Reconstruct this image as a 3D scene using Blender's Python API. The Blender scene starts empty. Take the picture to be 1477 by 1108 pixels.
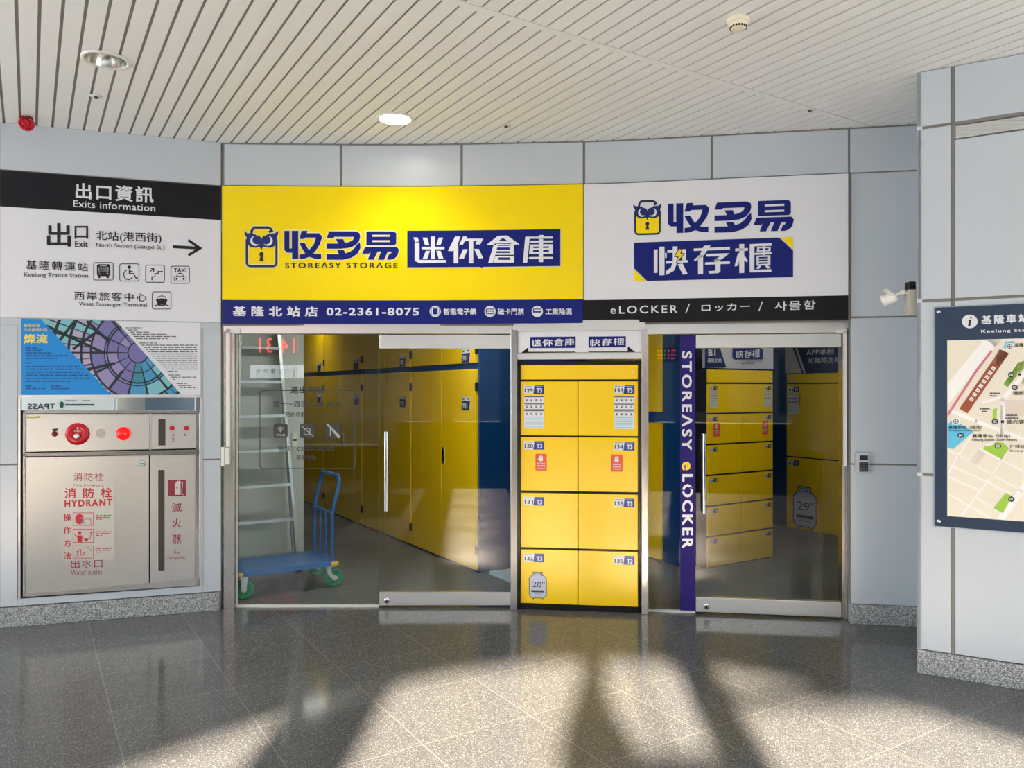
import bpy, bmesh, math, random
from mathutils import Vector, Matrix
random.seed(7)
SC = bpy.context.scene
COL = SC.collection

# ---------------------------------------------------------------- camera
F, CX, HY, EYE = 1110.0, 738.5, 562.0, 1.65       # focal length and principal column in pixels, horizon row, eye height
cam_d = bpy.data.cameras.new('camera'); cam = bpy.data.objects.new('camera', cam_d); COL.objects.link(cam)
cam.location = (0, 0, EYE); cam.rotation_euler = (math.pi/2, 0, 0)
cam_d.sensor_width = 36.0; cam_d.lens = F/1477*36.0; cam_d.shift_y = (HY-554.0)/1477
cam_d.clip_end = 200
SC.camera = cam
# ---------------------------------------------------------------- daylight, sun, exposure
w = bpy.data.worlds.new('daylight'); SC.world = w; w.use_nodes = True
bg = w.node_tree.nodes['Background']; bg.inputs['Color'].default_value = (0.86, 0.93, 1.0, 1); bg.inputs['Strength'].default_value = 3.6
sun_d = bpy.data.lights.new('sun', 'SUN'); sun = bpy.data.objects.new('sun', sun_d); COL.objects.link(sun)
sun_d.energy = 29.0; sun_d.color = (1.0, 0.82, 0.65); sun_d.angle = math.radians(1.1)
SUN_DX, SUN_DZ = 0.05, 0.364                       # sideways and downward travel per metre into the hall
sun.rotation_euler = Vector((SUN_DX, 1.0, -SUN_DZ)).to_track_quat('-Z', 'Y').to_euler()
def area(name, loc, rot, sx, sy, power, col=(1, 1, 1)):
    d = bpy.data.lights.new(name, 'AREA'); d.shape = 'RECTANGLE'; d.size = sx; d.size_y = sy; d.energy = power; d.color = col
    o = bpy.data.objects.new(name, d); COL.objects.link(o); o.location = loc; o.rotation_euler = rot; return o
# unseen fill lamps added under the shop's ceiling to light the interior
area('shop_fill', (-0.75, 6.25, 2.66), (0, 0, 0.56), 1.2, 0.12, 14, (1, .97, .9))
area('shop_fill', (-3.0, 10.3, 2.66), (0, 0, 0.56), 1.2, 0.12, 5, (1, .97, .9))
area('shop_fill', (2.2, 6.5, 2.66), (0, 0, 0.56), 1.2, 0.12, 4, (1, .97, .9))
area('shop_fill', (3.4, 7.6, 2.66), (0, 0, 0.56), 1.2, 0.12, 4, (1, .97, .9))
SC.view_settings.view_transform = 'Standard'; SC.view_settings.look = 'None'
SC.view_settings.gamma = 1.0; SC.view_settings.use_curve_mapping = False
SC.view_settings.exposure = 0.88

# ---------------------------------------------------------------- materials
def lin(c):
    c = c/255.0
    return c/12.92 if c <= .04045 else ((c+.055)/1.055)**2.4
def rgb(r, g, b): return (lin(r), lin(g), lin(b), 1)
MATS = {}
def mat(name, col, rough=.5, metal=0.0, spec=.5, noise=0.0, scale=8.0, stretch=None, emit=None, coat=0.0, bump=0.0):
    if name in MATS: return MATS[name]
    m = bpy.data.materials.new(name); m.use_nodes = True; MATS[name] = m
    nt = m.node_tree; p = nt.nodes['Principled BSDF']
    c = rgb(*col)
    p.inputs['Base Color'].default_value = c; p.inputs['Roughness'].default_value = rough
    p.inputs['Metallic'].default_value = metal; p.inputs['Specular IOR Level'].default_value = spec
    p.inputs['Coat Weight'].default_value = coat
    tc = nt.nodes.new('ShaderNodeTexCoord'); n = nt.nodes.new('ShaderNodeTexNoise')
    n.inputs['Scale'].default_value = scale; n.inputs['Detail'].default_value = 4
    src = tc.outputs['Object']
    if stretch:
        mp = nt.nodes.new('ShaderNodeMapping'); mp.inputs['Scale'].default_value = stretch
        nt.links.new(src, mp.inputs['Vector']); src = mp.outputs['Vector']
    nt.links.new(src, n.inputs['Vector'])
    k = noise if noise else .02
    r = nt.nodes.new('ShaderNodeMapRange'); r.inputs['To Min'].default_value = 1-k; r.inputs['To Max'].default_value = 1+k
    nt.links.new(n.outputs['Fac'], r.inputs['Value'])
    mx = nt.nodes.new('ShaderNodeVectorMath'); mx.operation = 'SCALE'; mx.inputs[0].default_value = c[:3]
    nt.links.new(r.outputs['Result'], mx.inputs['Scale']); nt.links.new(mx.outputs['Vector'], p.inputs['Base Color'])
    if noise and metal > .5:
        r2 = nt.nodes.new('ShaderNodeMapRange'); r2.inputs['To Min'].default_value = max(.03, rough-.03); r2.inputs['To Max'].default_value = rough+.03
        nt.links.new(n.outputs['Fac'], r2.inputs['Value']); nt.links.new(r2.outputs['Result'], p.inputs['Roughness'])
    if bump:
        b = nt.nodes.new('ShaderNodeBump'); b.inputs['Strength'].default_value = bump; b.inputs['Distance'].default_value = .01
        nt.links.new(n.outputs['Fac'], b.inputs['Height']); nt.links.new(b.outputs['Normal'], p.inputs['Normal'])
    if emit:
        p.inputs['Emission Color'].default_value = rgb(*emit[:3]); p.inputs['Emission Strength'].default_value = emit[3]
    return m
def speckle(name, cols, scale, rough, stops, spec=.5):
    m = bpy.data.materials.new(name); m.use_nodes = True; MATS[name] = m
    nt = m.node_tree; p = nt.nodes['Principled BSDF']; p.inputs['Roughness'].default_value = rough; p.inputs['Specular IOR Level'].default_value = spec
    tc = nt.nodes.new('ShaderNodeTexCoord'); v = nt.nodes.new('ShaderNodeTexVoronoi'); v.inputs['Scale'].default_value = scale
    nt.links.new(tc.outputs['Object'], v.inputs['Vector'])
    sp = nt.nodes.new('ShaderNodeSeparateColor'); nt.links.new(v.outputs['Color'], sp.inputs['Color'])
    cr = nt.nodes.new('ShaderNodeValToRGB'); cr.color_ramp.interpolation = 'CONSTANT'
    nt.links.new(sp.outputs['Red'], cr.inputs['Fac'])
    e = cr.color_ramp.elements; e[0].position = 0; e[0].color = rgb(*cols[0]); e[1].position = stops[0]; e[1].color = rgb(*cols[1])
    for c, s in zip(cols[2:], stops[1:]):
        x = e.new(s); x.color = rgb(*c)
    nt.links.new(cr.outputs['Color'], p.inputs['Base Color'])
    return m, nt, p, cr, tc
PANEL = mat('wall_panel', (196, 204, 211), .32, noise=.03, scale=1.5)
JOINT = mat('panel_joint', (128, 125, 122), .5)
WHITE = mat('sign_white', (228, 230, 236), .30)
DARKNAVY = mat('sign_dark', (17, 17, 25), .35, spec=.3)
YEL = mat('sign_yellow', (255, 226, 0), .16, spec=.3)
LYEL = mat('locker_yellow', (255, 212, 0), .28)
UYEL = mat('unit_yellow', (250, 205, 0), .26)
BLUE = mat('sign_blue', (4, 24, 116), .35, spec=.3)
NAVY = mat('logo_navy', (18, 22, 60), .4)
UBLUE = mat('unit_blue', (0, 62, 120), .35)
BLACK = mat('black', (11, 10, 11), .4, spec=.3)
INK = mat('black_ink', (14, 14, 16), .5)
GREYINK = mat('grey_ink', (70, 74, 78), .5)
STEEL = mat('stainless', (226, 225, 222), .30, metal=1, noise=.02, scale=3, stretch=(3, 3, .5))
STEELB = mat('brushed_stainless', (224, 223, 219), .33, metal=1, noise=.05, scale=2.2, stretch=(1, 1, 2.2))
JAMB = mat('jamb_steel', (182, 178, 172), .22, metal=1, noise=.06, scale=3, stretch=(6, 6, .4))
CABS = mat('cabinet_steel', (206, 204, 199), .33, metal=1, noise=.05, scale=2.0, stretch=(1.5, 1.5, 1))
MIRROR = mat('polished_strip', (214, 218, 220), .01, metal=1)
CHROME = mat('chrome', (215, 215, 215), .1, metal=1)
RED = mat('red_ink', (200, 24, 44), .45)
REDP = mat('red_plastic', (200, 12, 34), .25)
WINE = mat('wine_ink', (150, 40, 62), .5)
PLASTIC = mat('white_plastic', (232, 230, 224), .4)
WARM = mat('warning_orange', (238, 92, 60), .45)
SLATM = mat('ceiling_slat', (246, 247, 246), .45, noise=.02, scale=2)
GAPM = mat('ceiling_gap', (150, 144, 136), .6)
GRANITE, *_ = speckle('granite_base', [(92, 96, 98), (140, 144, 146), (176, 178, 178), (212, 213, 212)], 240, .35, [.25, .55, .8])

def glass(name, tint, ior=1.5):
    m = bpy.data.materials.new(name); m.use_nodes = True; nt = m.node_tree
    nt.nodes.remove(nt.nodes['Principled BSDF']); out = nt.nodes['Material Output']
    t = nt.nodes.new('ShaderNodeBsdfTransparent'); t.inputs['Color'].default_value = (*tint, 1)
    g = nt.nodes.new('ShaderNodeBsdfGlossy'); g.inputs['Roughness'].default_value = .0
    f = nt.nodes.new('ShaderNodeFresnel'); f.inputs['IOR'].default_value = ior
    mx = nt.nodes.new('ShaderNodeMixShader')
    nt.links.new(f.outputs['Fac'], mx.inputs['Fac']); nt.links.new(t.outputs['BSDF'], mx.inputs[1]); nt.links.new(g.outputs['BSDF'], mx.inputs[2])
    nt.links.new(mx.outputs['Shader'], out.inputs['Surface']); MATS[name] = m; return m
GLASS = glass('door_glass', (.90, .93, .91), 1.45)

# ---------------------------------------------------------------- object helpers
def tag(o, label=None, cat=None, group=None, kind=None):
    if label: o['label'] = label
    if cat: o['category'] = cat
    if group: o['group'] = group
    if kind: o['kind'] = kind
    return o
def empty(name, loc, rz=0.0):
    o = bpy.data.objects.new(name, None); COL.objects.link(o); o.location = loc; o.rotation_euler = (0, 0, rz)
    o.empty_display_size = .1; return o
def link(name, me, parent=None, world=True):
    o = bpy.data.objects.new(name, me); COL.objects.link(o)
    if parent:
        o.parent = parent
        if world:
            q = parent; M = Matrix.Identity(4); chain = []
            while q: chain.append(q); q = q.parent
            for q in reversed(chain): M = M @ q.matrix_parent_inverse @ q.matrix_basis
            o.matrix_parent_inverse = M.inverted()
    return o
class MB:
    """collects shapes of one part, then links them as one mesh"""
    def __init__(s): s.v = []; s.f = []; s.m = []; s.mats = []; s.sm = []
    def mi(s, m):
        if m not in s.mats: s.mats.append(m)
        return s.mats.index(m)
    def add(s, vs, fs, m, smooth=False):
        b = len(s.v); s.v += [tuple(p) for p in vs]; k = s.mi(m)
        for f in fs: s.f.append([b+i for i in f]); s.m.append(k); s.sm.append(smooth)
    def box(s, x0, x1, y0, y1, z0, z1, m, T=None):
        vs = [Vector((x, y, z)) for x in (x0, x1) for y in (y0, y1) for z in (z0, z1)]
        if T: vs = [T @ p for p in vs]
        s.add(vs, [(0, 1, 3, 2), (4, 6, 7, 5), (0, 4, 5, 1), (2, 3, 7, 6), (0, 2, 6, 4), (1, 5, 7, 3)], m)
    def prism(s, front, back, m):
        n = len(front); s.add(list(front)+list(back), [list(range(n)), list(range(2*n-1, n-1, -1))]+[(i, (i+1) % n, n+(i+1) % n, n+i) for i in range(n)], m)
    def tube(s, pts, r, m, n=10, caps=True):
        pts = [Vector(p) for p in pts]; rings = []
        rr = r if isinstance(r, (list, tuple)) else [r]*len(pts)
        for i, p in enumerate(pts):
            d = (pts[min(i+1, len(pts)-1)]-pts[max(i-1, 0)]).normalized()
            a = d.orthogonal().normalized() if i == 0 else (a-d*a.dot(d)).normalized()
            b = d.cross(a)
            rings.append([p+(a*math.cos(2*math.pi*k/n)+b*math.sin(2*math.pi*k/n))*rr[i] for k in range(n)])
        vs = [q for R in rings for q in R]; fs = []
        for i in range(len(pts)-1):
            for k in range(n): fs.append((i*n+k, i*n+(k+1) % n, (i+1)*n+(k+1) % n, (i+1)*n+k))
        s.add(vs, fs, m, True)
        if caps: s.add(rings[0], [list(range(n))], m); s.add(rings[-1], [list(range(n))], m)
    def lathe(s, c, axis, prof, m, n=28, smooth=True):
        """profile of (radius, height along axis) about the point c"""
        c = Vector(c); ax = Vector(axis).normalized(); a = ax.orthogonal().normalized(); b = ax.cross(a)
        vs = []; fs = []
        for r, h in prof:
            for k in range(n): vs.append(c+ax*h+(a*math.cos(2*math.pi*k/n)+b*math.sin(2*math.pi*k/n))*max(r, 1e-5))
        for i in range(len(prof)-1):
            for k in range(n): fs.append((i*n+k, i*n+(k+1) % n, (i+1)*n+(k+1) % n, (i+1)*n+k))
        s.add(vs, fs, m, smooth)
    def build(s, name, parent=None, world=True, bevel=0.0):
        me = bpy.data.meshes.new(name); me.from_pydata(s.v, [], s.f)
        for m in s.mats: me.materials.append(m)
        for p, k, q in zip(me.polygons, s.m, s.sm): p.material_index = k; p.use_smooth = q
        me.update()
        bm = bmesh.new(); bm.from_mesh(me); bmesh.ops.recalc_face_normals(bm, faces=bm.faces); bm.to_mesh(me); bm.free()
        o = link(name, me, parent, world)
        if bevel:
            b = o.modifiers.new('bevel', 'BEVEL'); b.width = bevel; b.segments = 2; b.limit_method = 'ANGLE'; b.angle_limit = math.radians(50)
        return o

# ---------------------------------------------------------------- vertical surfaces: a plan line, met by the sight line of a photo column
class Path:
    def __init__(s, pts): s.p = [Vector(q) for q in pts]; s.cache = {}
    def off(s, d):
        if d in s.cache: return s.cache[d]
        P = s.p; N = []
        for i in range(len(P)):
            t = (P[min(i+1, len(P)-1)]-P[max(i-1, 0)]).normalized(); N.append(Vector((t.y, -t.x)))
        r = [(p+n*d, n) for p, n in zip(P, N)]; s.cache[d] = r; return r
    def hit(s, px, d=0.0):
        k = (px-CX)/F; R = s.off(d)
        for i in range(len(R)-1):
            A, na = R[i]; B, nb = R[i+1]; e = B-A; den = e.x-k*e.y
            if abs(den) < 1e-9: continue
            t = (k*A.y-A.x)/den
            lo = -50 if i == 0 else 0; hi = 50 if i == len(R)-2 else 1
            if lo-1e-6 <= t <= hi+1e-6:
                q = A+e*t
                if q.y > 0: return q, (na+(nb-na)*max(0, min(1, t))).normalized()
        raise ValueError((px, d))
    def P3(s, px, py, d=0.0):
        q, n = s.hit(px, d); return Vector((q.x, q.y, EYE+(HY-py)/F*q.y))
    def z(s, px, py, d=0.0): return s.P3(px, py, d).z
    def fn(s, d): return lambda x, y: s.P3(x, y, d)
def flat(px0, y0, px1, y1):
    """vertical plane through two floor points given in photo pixels"""
    a = EYE*F/(y0-HY); b = EYE*F/(y1-HY); return Path([((px0-CX)/F*a, a), ((px1-CX)/F*b, b)])
def floorpt(px, py):
    d = EYE*F/(py-HY); return Vector(((px-CX)/F*d, d, 0))
def slabz(mb, path, px0, px1, z0, z1, off, th, m, n=1):
    """panel following the wall between two columns and two heights"""
    fr = []; bk = []
    for i in range(n+1):
        q, nn = path.hit(px0+(px1-px0)*i/n, off); fr.append(q); bk.append(q-nn*th)
    vs = []
    for a, b in zip(fr, bk): vs += [(a.x, a.y, z0), (a.x, a.y, z1), (b.x, b.y, z1), (b.x, b.y, z0)]
    fs = []
    for i in range(n):
        o = 4*i
        for k in range(4): fs.append((o+k, o+(k+1) % 4, o+4+(k+1) % 4, o+4+k))
    fs += [(0, 1, 2, 3), tuple(4*n+k for k in range(4))]
    mb.add(vs, fs, m)
def slabp(mb, path, pts, off, th, m):
    """thick plate whose outline is given in photo pixels on a wall"""
    fr = []; bk = []
    for x, y in pts:
        q, nn = path.hit(x, off); z = EYE+(HY-y)/F*q.y
        fr.append((q.x, q.y, z)); bk.append((q.x-nn.x*th, q.y-nn.y*th, z))
    mb.prism(fr, bk, m)
def rect(x0, y0, x1, y1): return [(x0, y0), (x1, y0), (x1, y1), (x0, y1)]

# ---------------------------------------------------------------- print: flat lettering and marks on a surface
TXT = {}
def text_mesh(s, bold, sp):
    key = (s, bold, sp)
    if key in TXT: return TXT[key]
    c = bpy.data.curves.new('glyphs', 'FONT'); c.body = s; c.resolution_u = 3; c.space_character = sp; c.fill_mode = 'FRONT'
    o = bpy.data.objects.new('glyphs', c); COL.objects.link(o)
    dg = bpy.context.evaluated_depsgraph_get(); e = o.evaluated_get(dg); me = e.to_mesh()
    vs = [v.co.copy() for v in me.vertices]; fs = [tuple(p.vertices) for p in me.polygons]
    if bold > 0:                                       # heavier strokes: the outline laid down again around itself
        v0 = list(vs); f0 = list(fs)
        for k in range(8):
            dx, dy = bold*math.cos(k*math.pi/4), bold*math.sin(k*math.pi/4); n0 = len(vs)
            vs += [Vector((v.x+dx, v.y+dy, 0)) for v in v0]; fs += [tuple(i+n0 for i in f) for f in f0]
    e.to_mesh_clear(); bpy.data.objects.remove(o); bpy.data.curves.remove(c)
    x0 = min(v.x for v in vs); x1 = max(v.x for v in vs); y0 = min(v.y for v in vs); y1 = max(v.y for v in vs)
    vs = [((v.x-x0)/(x1-x0), (v.y-y0)/max(1e-6, y1-y0)) for v in vs]
    TXT[key] = (vs, fs, 9 if bold > 0 else 1); return TXT[key]
class Print:
    """marks in 2-D, carried onto a surface by fn(x, y)"""
    def __init__(s, fn, pre=None, each=None): s.fn = fn; s.pre = pre; s.mb = MB(); s.each = each
    def _p(s, x, y):
        if s.pre: x, y = s.pre(x, y)
        return s.fn(x, y)
    def poly(s, pts, m): s.mb.add([s._p(x, y) for x, y in pts], [list(range(len(pts)))], m); return s
    def rect(s, x0, y0, x1, y1, m): return s.poly(rect(x0, y0, x1, y1), m)
    def grid(s, x0, y0, x1, y1, m, n=8):
        for i in range(n): s.rect(x0+(x1-x0)*i/n, y0, x0+(x1-x0)*(i+1)/n, y1, m)
        return s
    def disc(s, cx, cy, rx, m, ry=None, n=28):
        ry = ry or rx; return s.poly([(cx+rx*math.cos(2*math.pi*k/n), cy+ry*math.sin(2*math.pi*k/n)) for k in range(n)], m)
    def line(s, pts, wd, m, closed=False):
        pts = [Vector(p) for p in pts]; n = len(pts); L = []; R = []
        for i in range(n):
            a = pts[(i-1) % n] if (closed or i > 0) else None; b = pts[(i+1) % n] if (closed or i < n-1) else None
            d1 = (pts[i]-a).normalized() if a is not None and (pts[i]-a).length > 1e-9 else None
            d2 = (b-pts[i]).normalized() if b is not None and (b-pts[i]).length > 1e-9 else None
            d1 = d1 or d2; d2 = d2 or d1
            t = d1+d2; t = t.normalized() if t.length > 1e-6 else d1
            nn = Vector((-t.y, t.x)); c = max(.45, nn.dot(Vector((-d1.y, d1.x))))
            L.append(pts[i]+nn*wd/2/c); R.append(pts[i]-nn*wd/2/c)
        for i in range(n if closed else n-1):
            j = (i+1) % n; s.poly([L[i], L[j], R[j], R[i]], m)
        return s
    def rrect(s, x0, y0, x1, y1, r, wd, m):
        pts = []
        for cx, cy, a in ((x1-r, y0+r, -90), (x1-r, y1-r, 0), (x0+r, y1-r, 90), (x0+r, y0+r, 180)):
            for k in range(5): t = math.radians(a+k*22.5); pts.append((cx+r*math.cos(t), cy+r*math.sin(t)))
        return s.line(pts, wd, m, True) if wd else s.poly(pts, m)
    def text(s, t, x0, y0, x1, y1, m, bold=0.0, sp=1.0, y2=None, y3=None, mode=None):
        """glyphs filling the box x0..x1, top y0 and foot y1 at the left, top y2 and foot y3 at the right"""
        y2 = y0 if y2 is None else y2; y3 = y1 if y3 is None else y3
        vs, fs, nl = text_mesh(t, bold, sp); out = []; per = len(vs)//nl
        C0 = s._p(x0, y0); n = -(s._p(x0+.01*(x1-x0), y0)-C0).cross(s._p(x0, y0+.01*(y1-y0))-C0).normalized() if nl > 1 else Vector()
        if x1 < x0: n = -n
        for i, (a, b) in enumerate(vs):
            if mode == 'down': x, y = x0+b*(x1-x0), y0+a*(y1-y0)
            else:
                x = x0+a*(x1-x0); top = y0+(y2-y0)*a; bot = y1+(y3-y1)*a; y = bot+(top-bot)*b
            out.append(s._p(x, y)+n*(.00007*(i//per)))   # the strokes lie on one another, never in one plane
        if s.each:                                     # every line of writing a part of its own
            q = MB(); q.add(out, fs, m); q.build(*s.each); return s
        s.mb.add(out, fs, m); return s
    def build(s, name, parent=None): return s.mb.build(name, parent)
def crop(x0, y0, k): return lambda x, y: (x0+x*k, y0+y*k)
def quadmap(src, TL, TR, BR, BL, post=None):
    """carries the box src onto a quadrilateral"""
    x0, y0, x1, y1 = src
    def f(x, y):
        a = (x-x0)/(x1-x0); b = (y-y0)/(y1-y0)
        X = (TL[0]*(1-a)+TR[0]*a)*(1-b)+(BL[0]*(1-a)+BR[0]*a)*b; Y = (TL[1]*(1-a)+TR[1]*a)*(1-b)+(BL[1]*(1-a)+BR[1]*a)*b
        return post(X, Y) if post else (X, Y)
    return f
def clip(poly, win):
    """polygon inside a convex window"""
    def side(p, a, b): return (b[0]-a[0])*(p[1]-a[1])-(b[1]-a[1])*(p[0]-a[0])
    ar = sum(win[i][0]*win[(i+1) % len(win)][1]-win[(i+1) % len(win)][0]*win[i][1] for i in range(len(win)))
    sg = 1 if ar > 0 else -1; out = list(poly)
    for i in range(len(win)):
        a, b = win[i], win[(i+1) % len(win)]; src = out; out = []
        for j in range(len(src)):
            p, q = src[j], src[(j+1) % len(src)]; dp, dq = side(p, a, b)*sg, side(q, a, b)*sg
            if dp >= 0: out.append(p)
            if dp*dq < 0:
                t = dp/(dp-dq); out.append((p[0]+(q[0]-p[0])*t, p[1]+(q[1]-p[1])*t))
        if not out: return []
    return out

# ---------------------------------------------------------------- plan of the place
ANG = math.radians(32.1)
U = Vector((math.cos(ANG), math.sin(ANG), 0)); V = Vector((-math.sin(ANG), math.cos(ANG), 0))   # the building's own grid
ZC = 3.50
KN = [(-2.30, 5.752), (-2.17, 5.762), (-1.55, 5.782), (-.9, 5.792), (-.38, 5.778), (.538, 5.72), (.83, 5.688), (1.45, 5.585), (2.373, 5.43), (2.82, 5.355), (3.5, 5.22)]
def smooth(K, n=6):
    out = []
    for i in range(1, len(K)-2):
        p0, p1, p2, p3 = [Vector(K[i+j]) for j in (-1, 0, 1, 2)]
        for k in range(n):
            t = k/n; out.append(.5*((2*p1)+(p2-p0)*t+(2*p0-5*p1+4*p2-p3)*t*t+(3*p1-p0-3*p2+p3)*t**3))
    out.append(Vector(K[-2])); out.append(Vector(K[-1])); return out
SHOP = Path(smooth(KN))                                # the curved shop front
LEFT = Path([(-7.0, 4.24), (-2.17, 5.762)])            # the flat wall beside it
BLK = Path([(2.36, 4.489), (2.36+.866*2.2, 4.489-.5*2.2)])   # the projecting block

# ---------------------------------------------------------------- floor
fm, nt, p, cr, tc = speckle('terrazzo', [(80, 82, 84), (92, 95, 96), (104, 106, 106), (122, 122, 120), (168, 165, 161)], 300, .16, [.30, .60, .84, .95], .2)
mp = nt.nodes.new('ShaderNodeMapping'); mp.vector_type = 'TEXTURE'
mp.inputs['Location'].default_value = tuple(U*.355+V*2.66); mp.inputs['Rotation'].default_value = (0, 0, ANG)
nt.links.new(tc.outputs['Object'], mp.inputs['Vector'])
br = nt.nodes.new('ShaderNodeTexBrick'); br.offset = 0; br.inputs['Scale'].default_value = 1; br.inputs['Mortar Size'].default_value = .0028
br.inputs['Brick Width'].default_value = .5975; br.inputs['Row Height'].default_value = .59; br.inputs['Mortar Smooth'].default_value = .0
nt.links.new(mp.outputs['Vector'], br.inputs['Vector'])
br.inputs['Color1'].default_value = (.92, .92, .92, 1); br.inputs['Color2'].default_value = (1.06, 1.06, 1.06, 1); br.inputs['Mortar'].default_value = (1, 1, 1, 1)
mul = nt.nodes.new('ShaderNodeMix'); mul.data_type = 'RGBA'; mul.blend_type = 'MULTIPLY'; mul.inputs['Factor'].default_value = 1
nt.links.new(cr.outputs['Color'], mul.inputs['A']); nt.links.new(br.outputs['Color'], mul.inputs['B'])
mj = nt.nodes.new('ShaderNodeMix'); mj.data_type = 'RGBA'; mj.inputs['B'].default_value = rgb(128, 126, 122)
nt.links.new(br.outputs['Fac'], mj.inputs['Factor']); nt.links.new(mul.outputs['Result'], mj.inputs['A'])
nt.links.new(mj.outputs['Result'], p.inputs['Base Color'])
ns = nt.nodes.new('ShaderNodeTexNoise'); ns.inputs['Scale'].default_value = 1.7; ns.inputs['Detail'].default_value = 6; nt.links.new(tc.outputs['Object'], ns.inputs['Vector'])
rr = nt.nodes.new('ShaderNodeMapRange'); rr.inputs['To Min'].default_value = .08; rr.inputs['To Max'].default_value = .13
nt.links.new(ns.outputs['Fac'], rr.inputs['Value']); nt.links.new(rr.outputs['Result'], p.inputs['Roughness'])
b = MB(); b.box(-9.5, 9.5, -4.15, 15, -.12, 0, fm); tag(b.build('floor'), kind='structure')

b = MB(); b.box(-40, 40, -40, -4.15, -.14, -.01, mat('bounce_paving', (205, 206, 206), .8, spec=.1, noise=.06)); b.box(-40, -9.5, -4.15, 15, -.14, -.01, MATS['bounce_paving']); b.box(9.5, 40, -4.15, 15, -.14, -.01, MATS['bounce_paving']); tag(b.build('ground'), kind='structure')  # unseen ground, coloured pale to bounce sunlight up to the ceiling

# ---------------------------------------------------------------- ceiling of slats running along the grid, with one cross seam
b = MB(); S = .0954; GAP = .016
SEAM = [Vector((-.324, 3.654)), Vector((2.563, 5.383))]
vs0 = sum(q.x*V.x+q.y*V.y for q in SEAM)/2
HOLES = []                                             # round cut-outs for the recessed lights: along the grid, across it, radius
for px, py in ((153, 86.5), (570, 171.3)):
    d_ = (ZC-EYE)*F/(HY-py); q = Vector(((px-CX)/F*d_, d_, 0)); HOLES.append((q.dot(U), q.dot(V), .116))
def slat(w0, w1, v0, v1, z0, z1, m):
    for wc, vc, r in HOLES:
        if w0 < wc+r and w1 > wc-r and v0 < vc-r and v1 > vc+r:
            ws = [w0+(w1-w0)*i/10 for i in range(11)]; h = [math.sqrt(max(0, r*r-(x-wc)**2)) for x in ws]
            for P in ([(w1, v0), (w0, v0)]+[(x, vc-k) for x, k in zip(ws, h)], [(w0, v1), (w1, v1)]+[(x, vc+k) for x, k in reversed(list(zip(ws, h)))]):
                P = [U*x+V*y for x, y in P]; b.prism([(q.x, q.y, z0) for q in P], [(q.x, q.y, z1) for q in P], m)
            return
    pts = [U*w0+V*v0, U*w1+V*v0, U*w1+V*v1, U*w0+V*v1]
    b.prism([(q.x, q.y, z0) for q in pts], [(q.x, q.y, z1) for q in pts], m)
for k in range(-105, 110):
    w0 = 1.760+S*k+GAP/2; w1 = w0+S-GAP
    vb_ = max(-11, (-4.1-w0*U.y)/V.y)
    if vb_ < vs0: slat(w0, w1, vb_, vs0-.004, ZC, ZC+.014, SLATM)
    if vb_ > 9: continue
    slat(w0, w1, max(vb_, vs0+.004), 9.5, ZC, ZC+.014, SLATM); slat(w0-GAP, w1, max(vb_, -11), 9.5, ZC+.010, ZC+.03, GAPM)
slat(-9, 11.5, vs0+.006, vs0+.05, ZC+.001, ZC+.012, SLATM)
P = clip([tuple((U*a_+V*c_)[:2]) for a_, c_ in ((-9, -11), (11.5, -11), (11.5, 9.5), (-9, 9.5))], [(-30, -4.1), (30, -4.1), (30, 30), (-30, 30)])
b.prism([(x, y, ZC+.16) for x, y in P], [(x, y, ZC+.3) for x, y in P], GAPM)
tag(b.build('ceiling'), kind='structure')
# ---------------------------------------------------------------- wall panels
def zl(px, py, off=0): return LEFT.z(px, py, off)
Z0 = .135                                              # top of the granite plinth
b = MB()
slabz(b, LEFT, -420, 319.5, 0, ZC+.02, -.03, .12, JOINT)
for x0, x1 in ((-420, -3), (0, 318.5)): slabz(b, LEFT, x0, x1, 3.178, ZC, 0, .028, PANEL)
slabz(b, LEFT, -420, -3, 1.134, 3.168, 0, .028, PANEL); slabz(b, LEFT, -420, -3, Z0+.006, 1.122, 0, .028, PANEL)
slabz(b, LEFT, 0, 318.5, 2.10, 3.17, 0, .028, PANEL)
for z0, z1 in ((1.134, 2.10), (Z0+.006, 1.122)):
    slabz(b, LEFT, 0, 25, z0, z1, 0, .028, PANEL); slabz(b, LEFT, 292.5, 318.5, z0, z1, 0, .028, PANEL)
slabz(b, LEFT, 25, 292.5, Z0+.006, .19, 0, .028, PANEL); slabz(b, LEFT, 25, 292.5, 1.6, 2.10, -.004, .02, PANEL)
for x0, x1, z0, z1 in ((-3.5, .5, Z0, ZC), (318, 319.5, Z0, ZC), (-420, 319, 3.166, 3.18), (-420, 25.5, 1.12, 1.136), (292, 319, 1.12, 1.136)): slabz(b, LEFT, x0, x1, z0, z1, -.007, .02, JOINT)
tag(b.build('wall_left', bevel=.003), kind='structure')
b = MB(); slabz(b, LEFT, -420, 316.5, 0, Z0, .012, .06, GRANITE); tag(b.build('baseboard_left', bevel=.004), kind='structure')

b = MB()
slabz(b, SHOP, 320, 1420, 2.13, ZC+.02, -.007, .14, JOINT, 24); slabz(b, SHOP, 1226, 1420, 0, 2.2, -.007, .14, JOINT, 3)
XS = [321.8, 492, 666, 842.5, 1027, 1225, 1420]
for x0, x1 in zip(XS, XS[1:]): slabz(b, SHOP, x0+1.6, x1-1.8, 3.182, ZC-.012, 0, .028, PANEL, 6)
for z0, z1 in ((2.165, 3.172), (1.13, 2.153), (Z0+.005, 1.118)): slabz(b, SHOP, 1227.5, 1420, z0, z1, 0, .028, PANEL, 3)
tag(b.build('wall_back', bevel=.003), kind='structure')
b = MB(); slabz(b, SHOP, 1227, 1420, 0, Z0, .012, .06, GRANITE, 3); tag(b.build('baseboard_back', bevel=.004), kind='structure')
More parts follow.
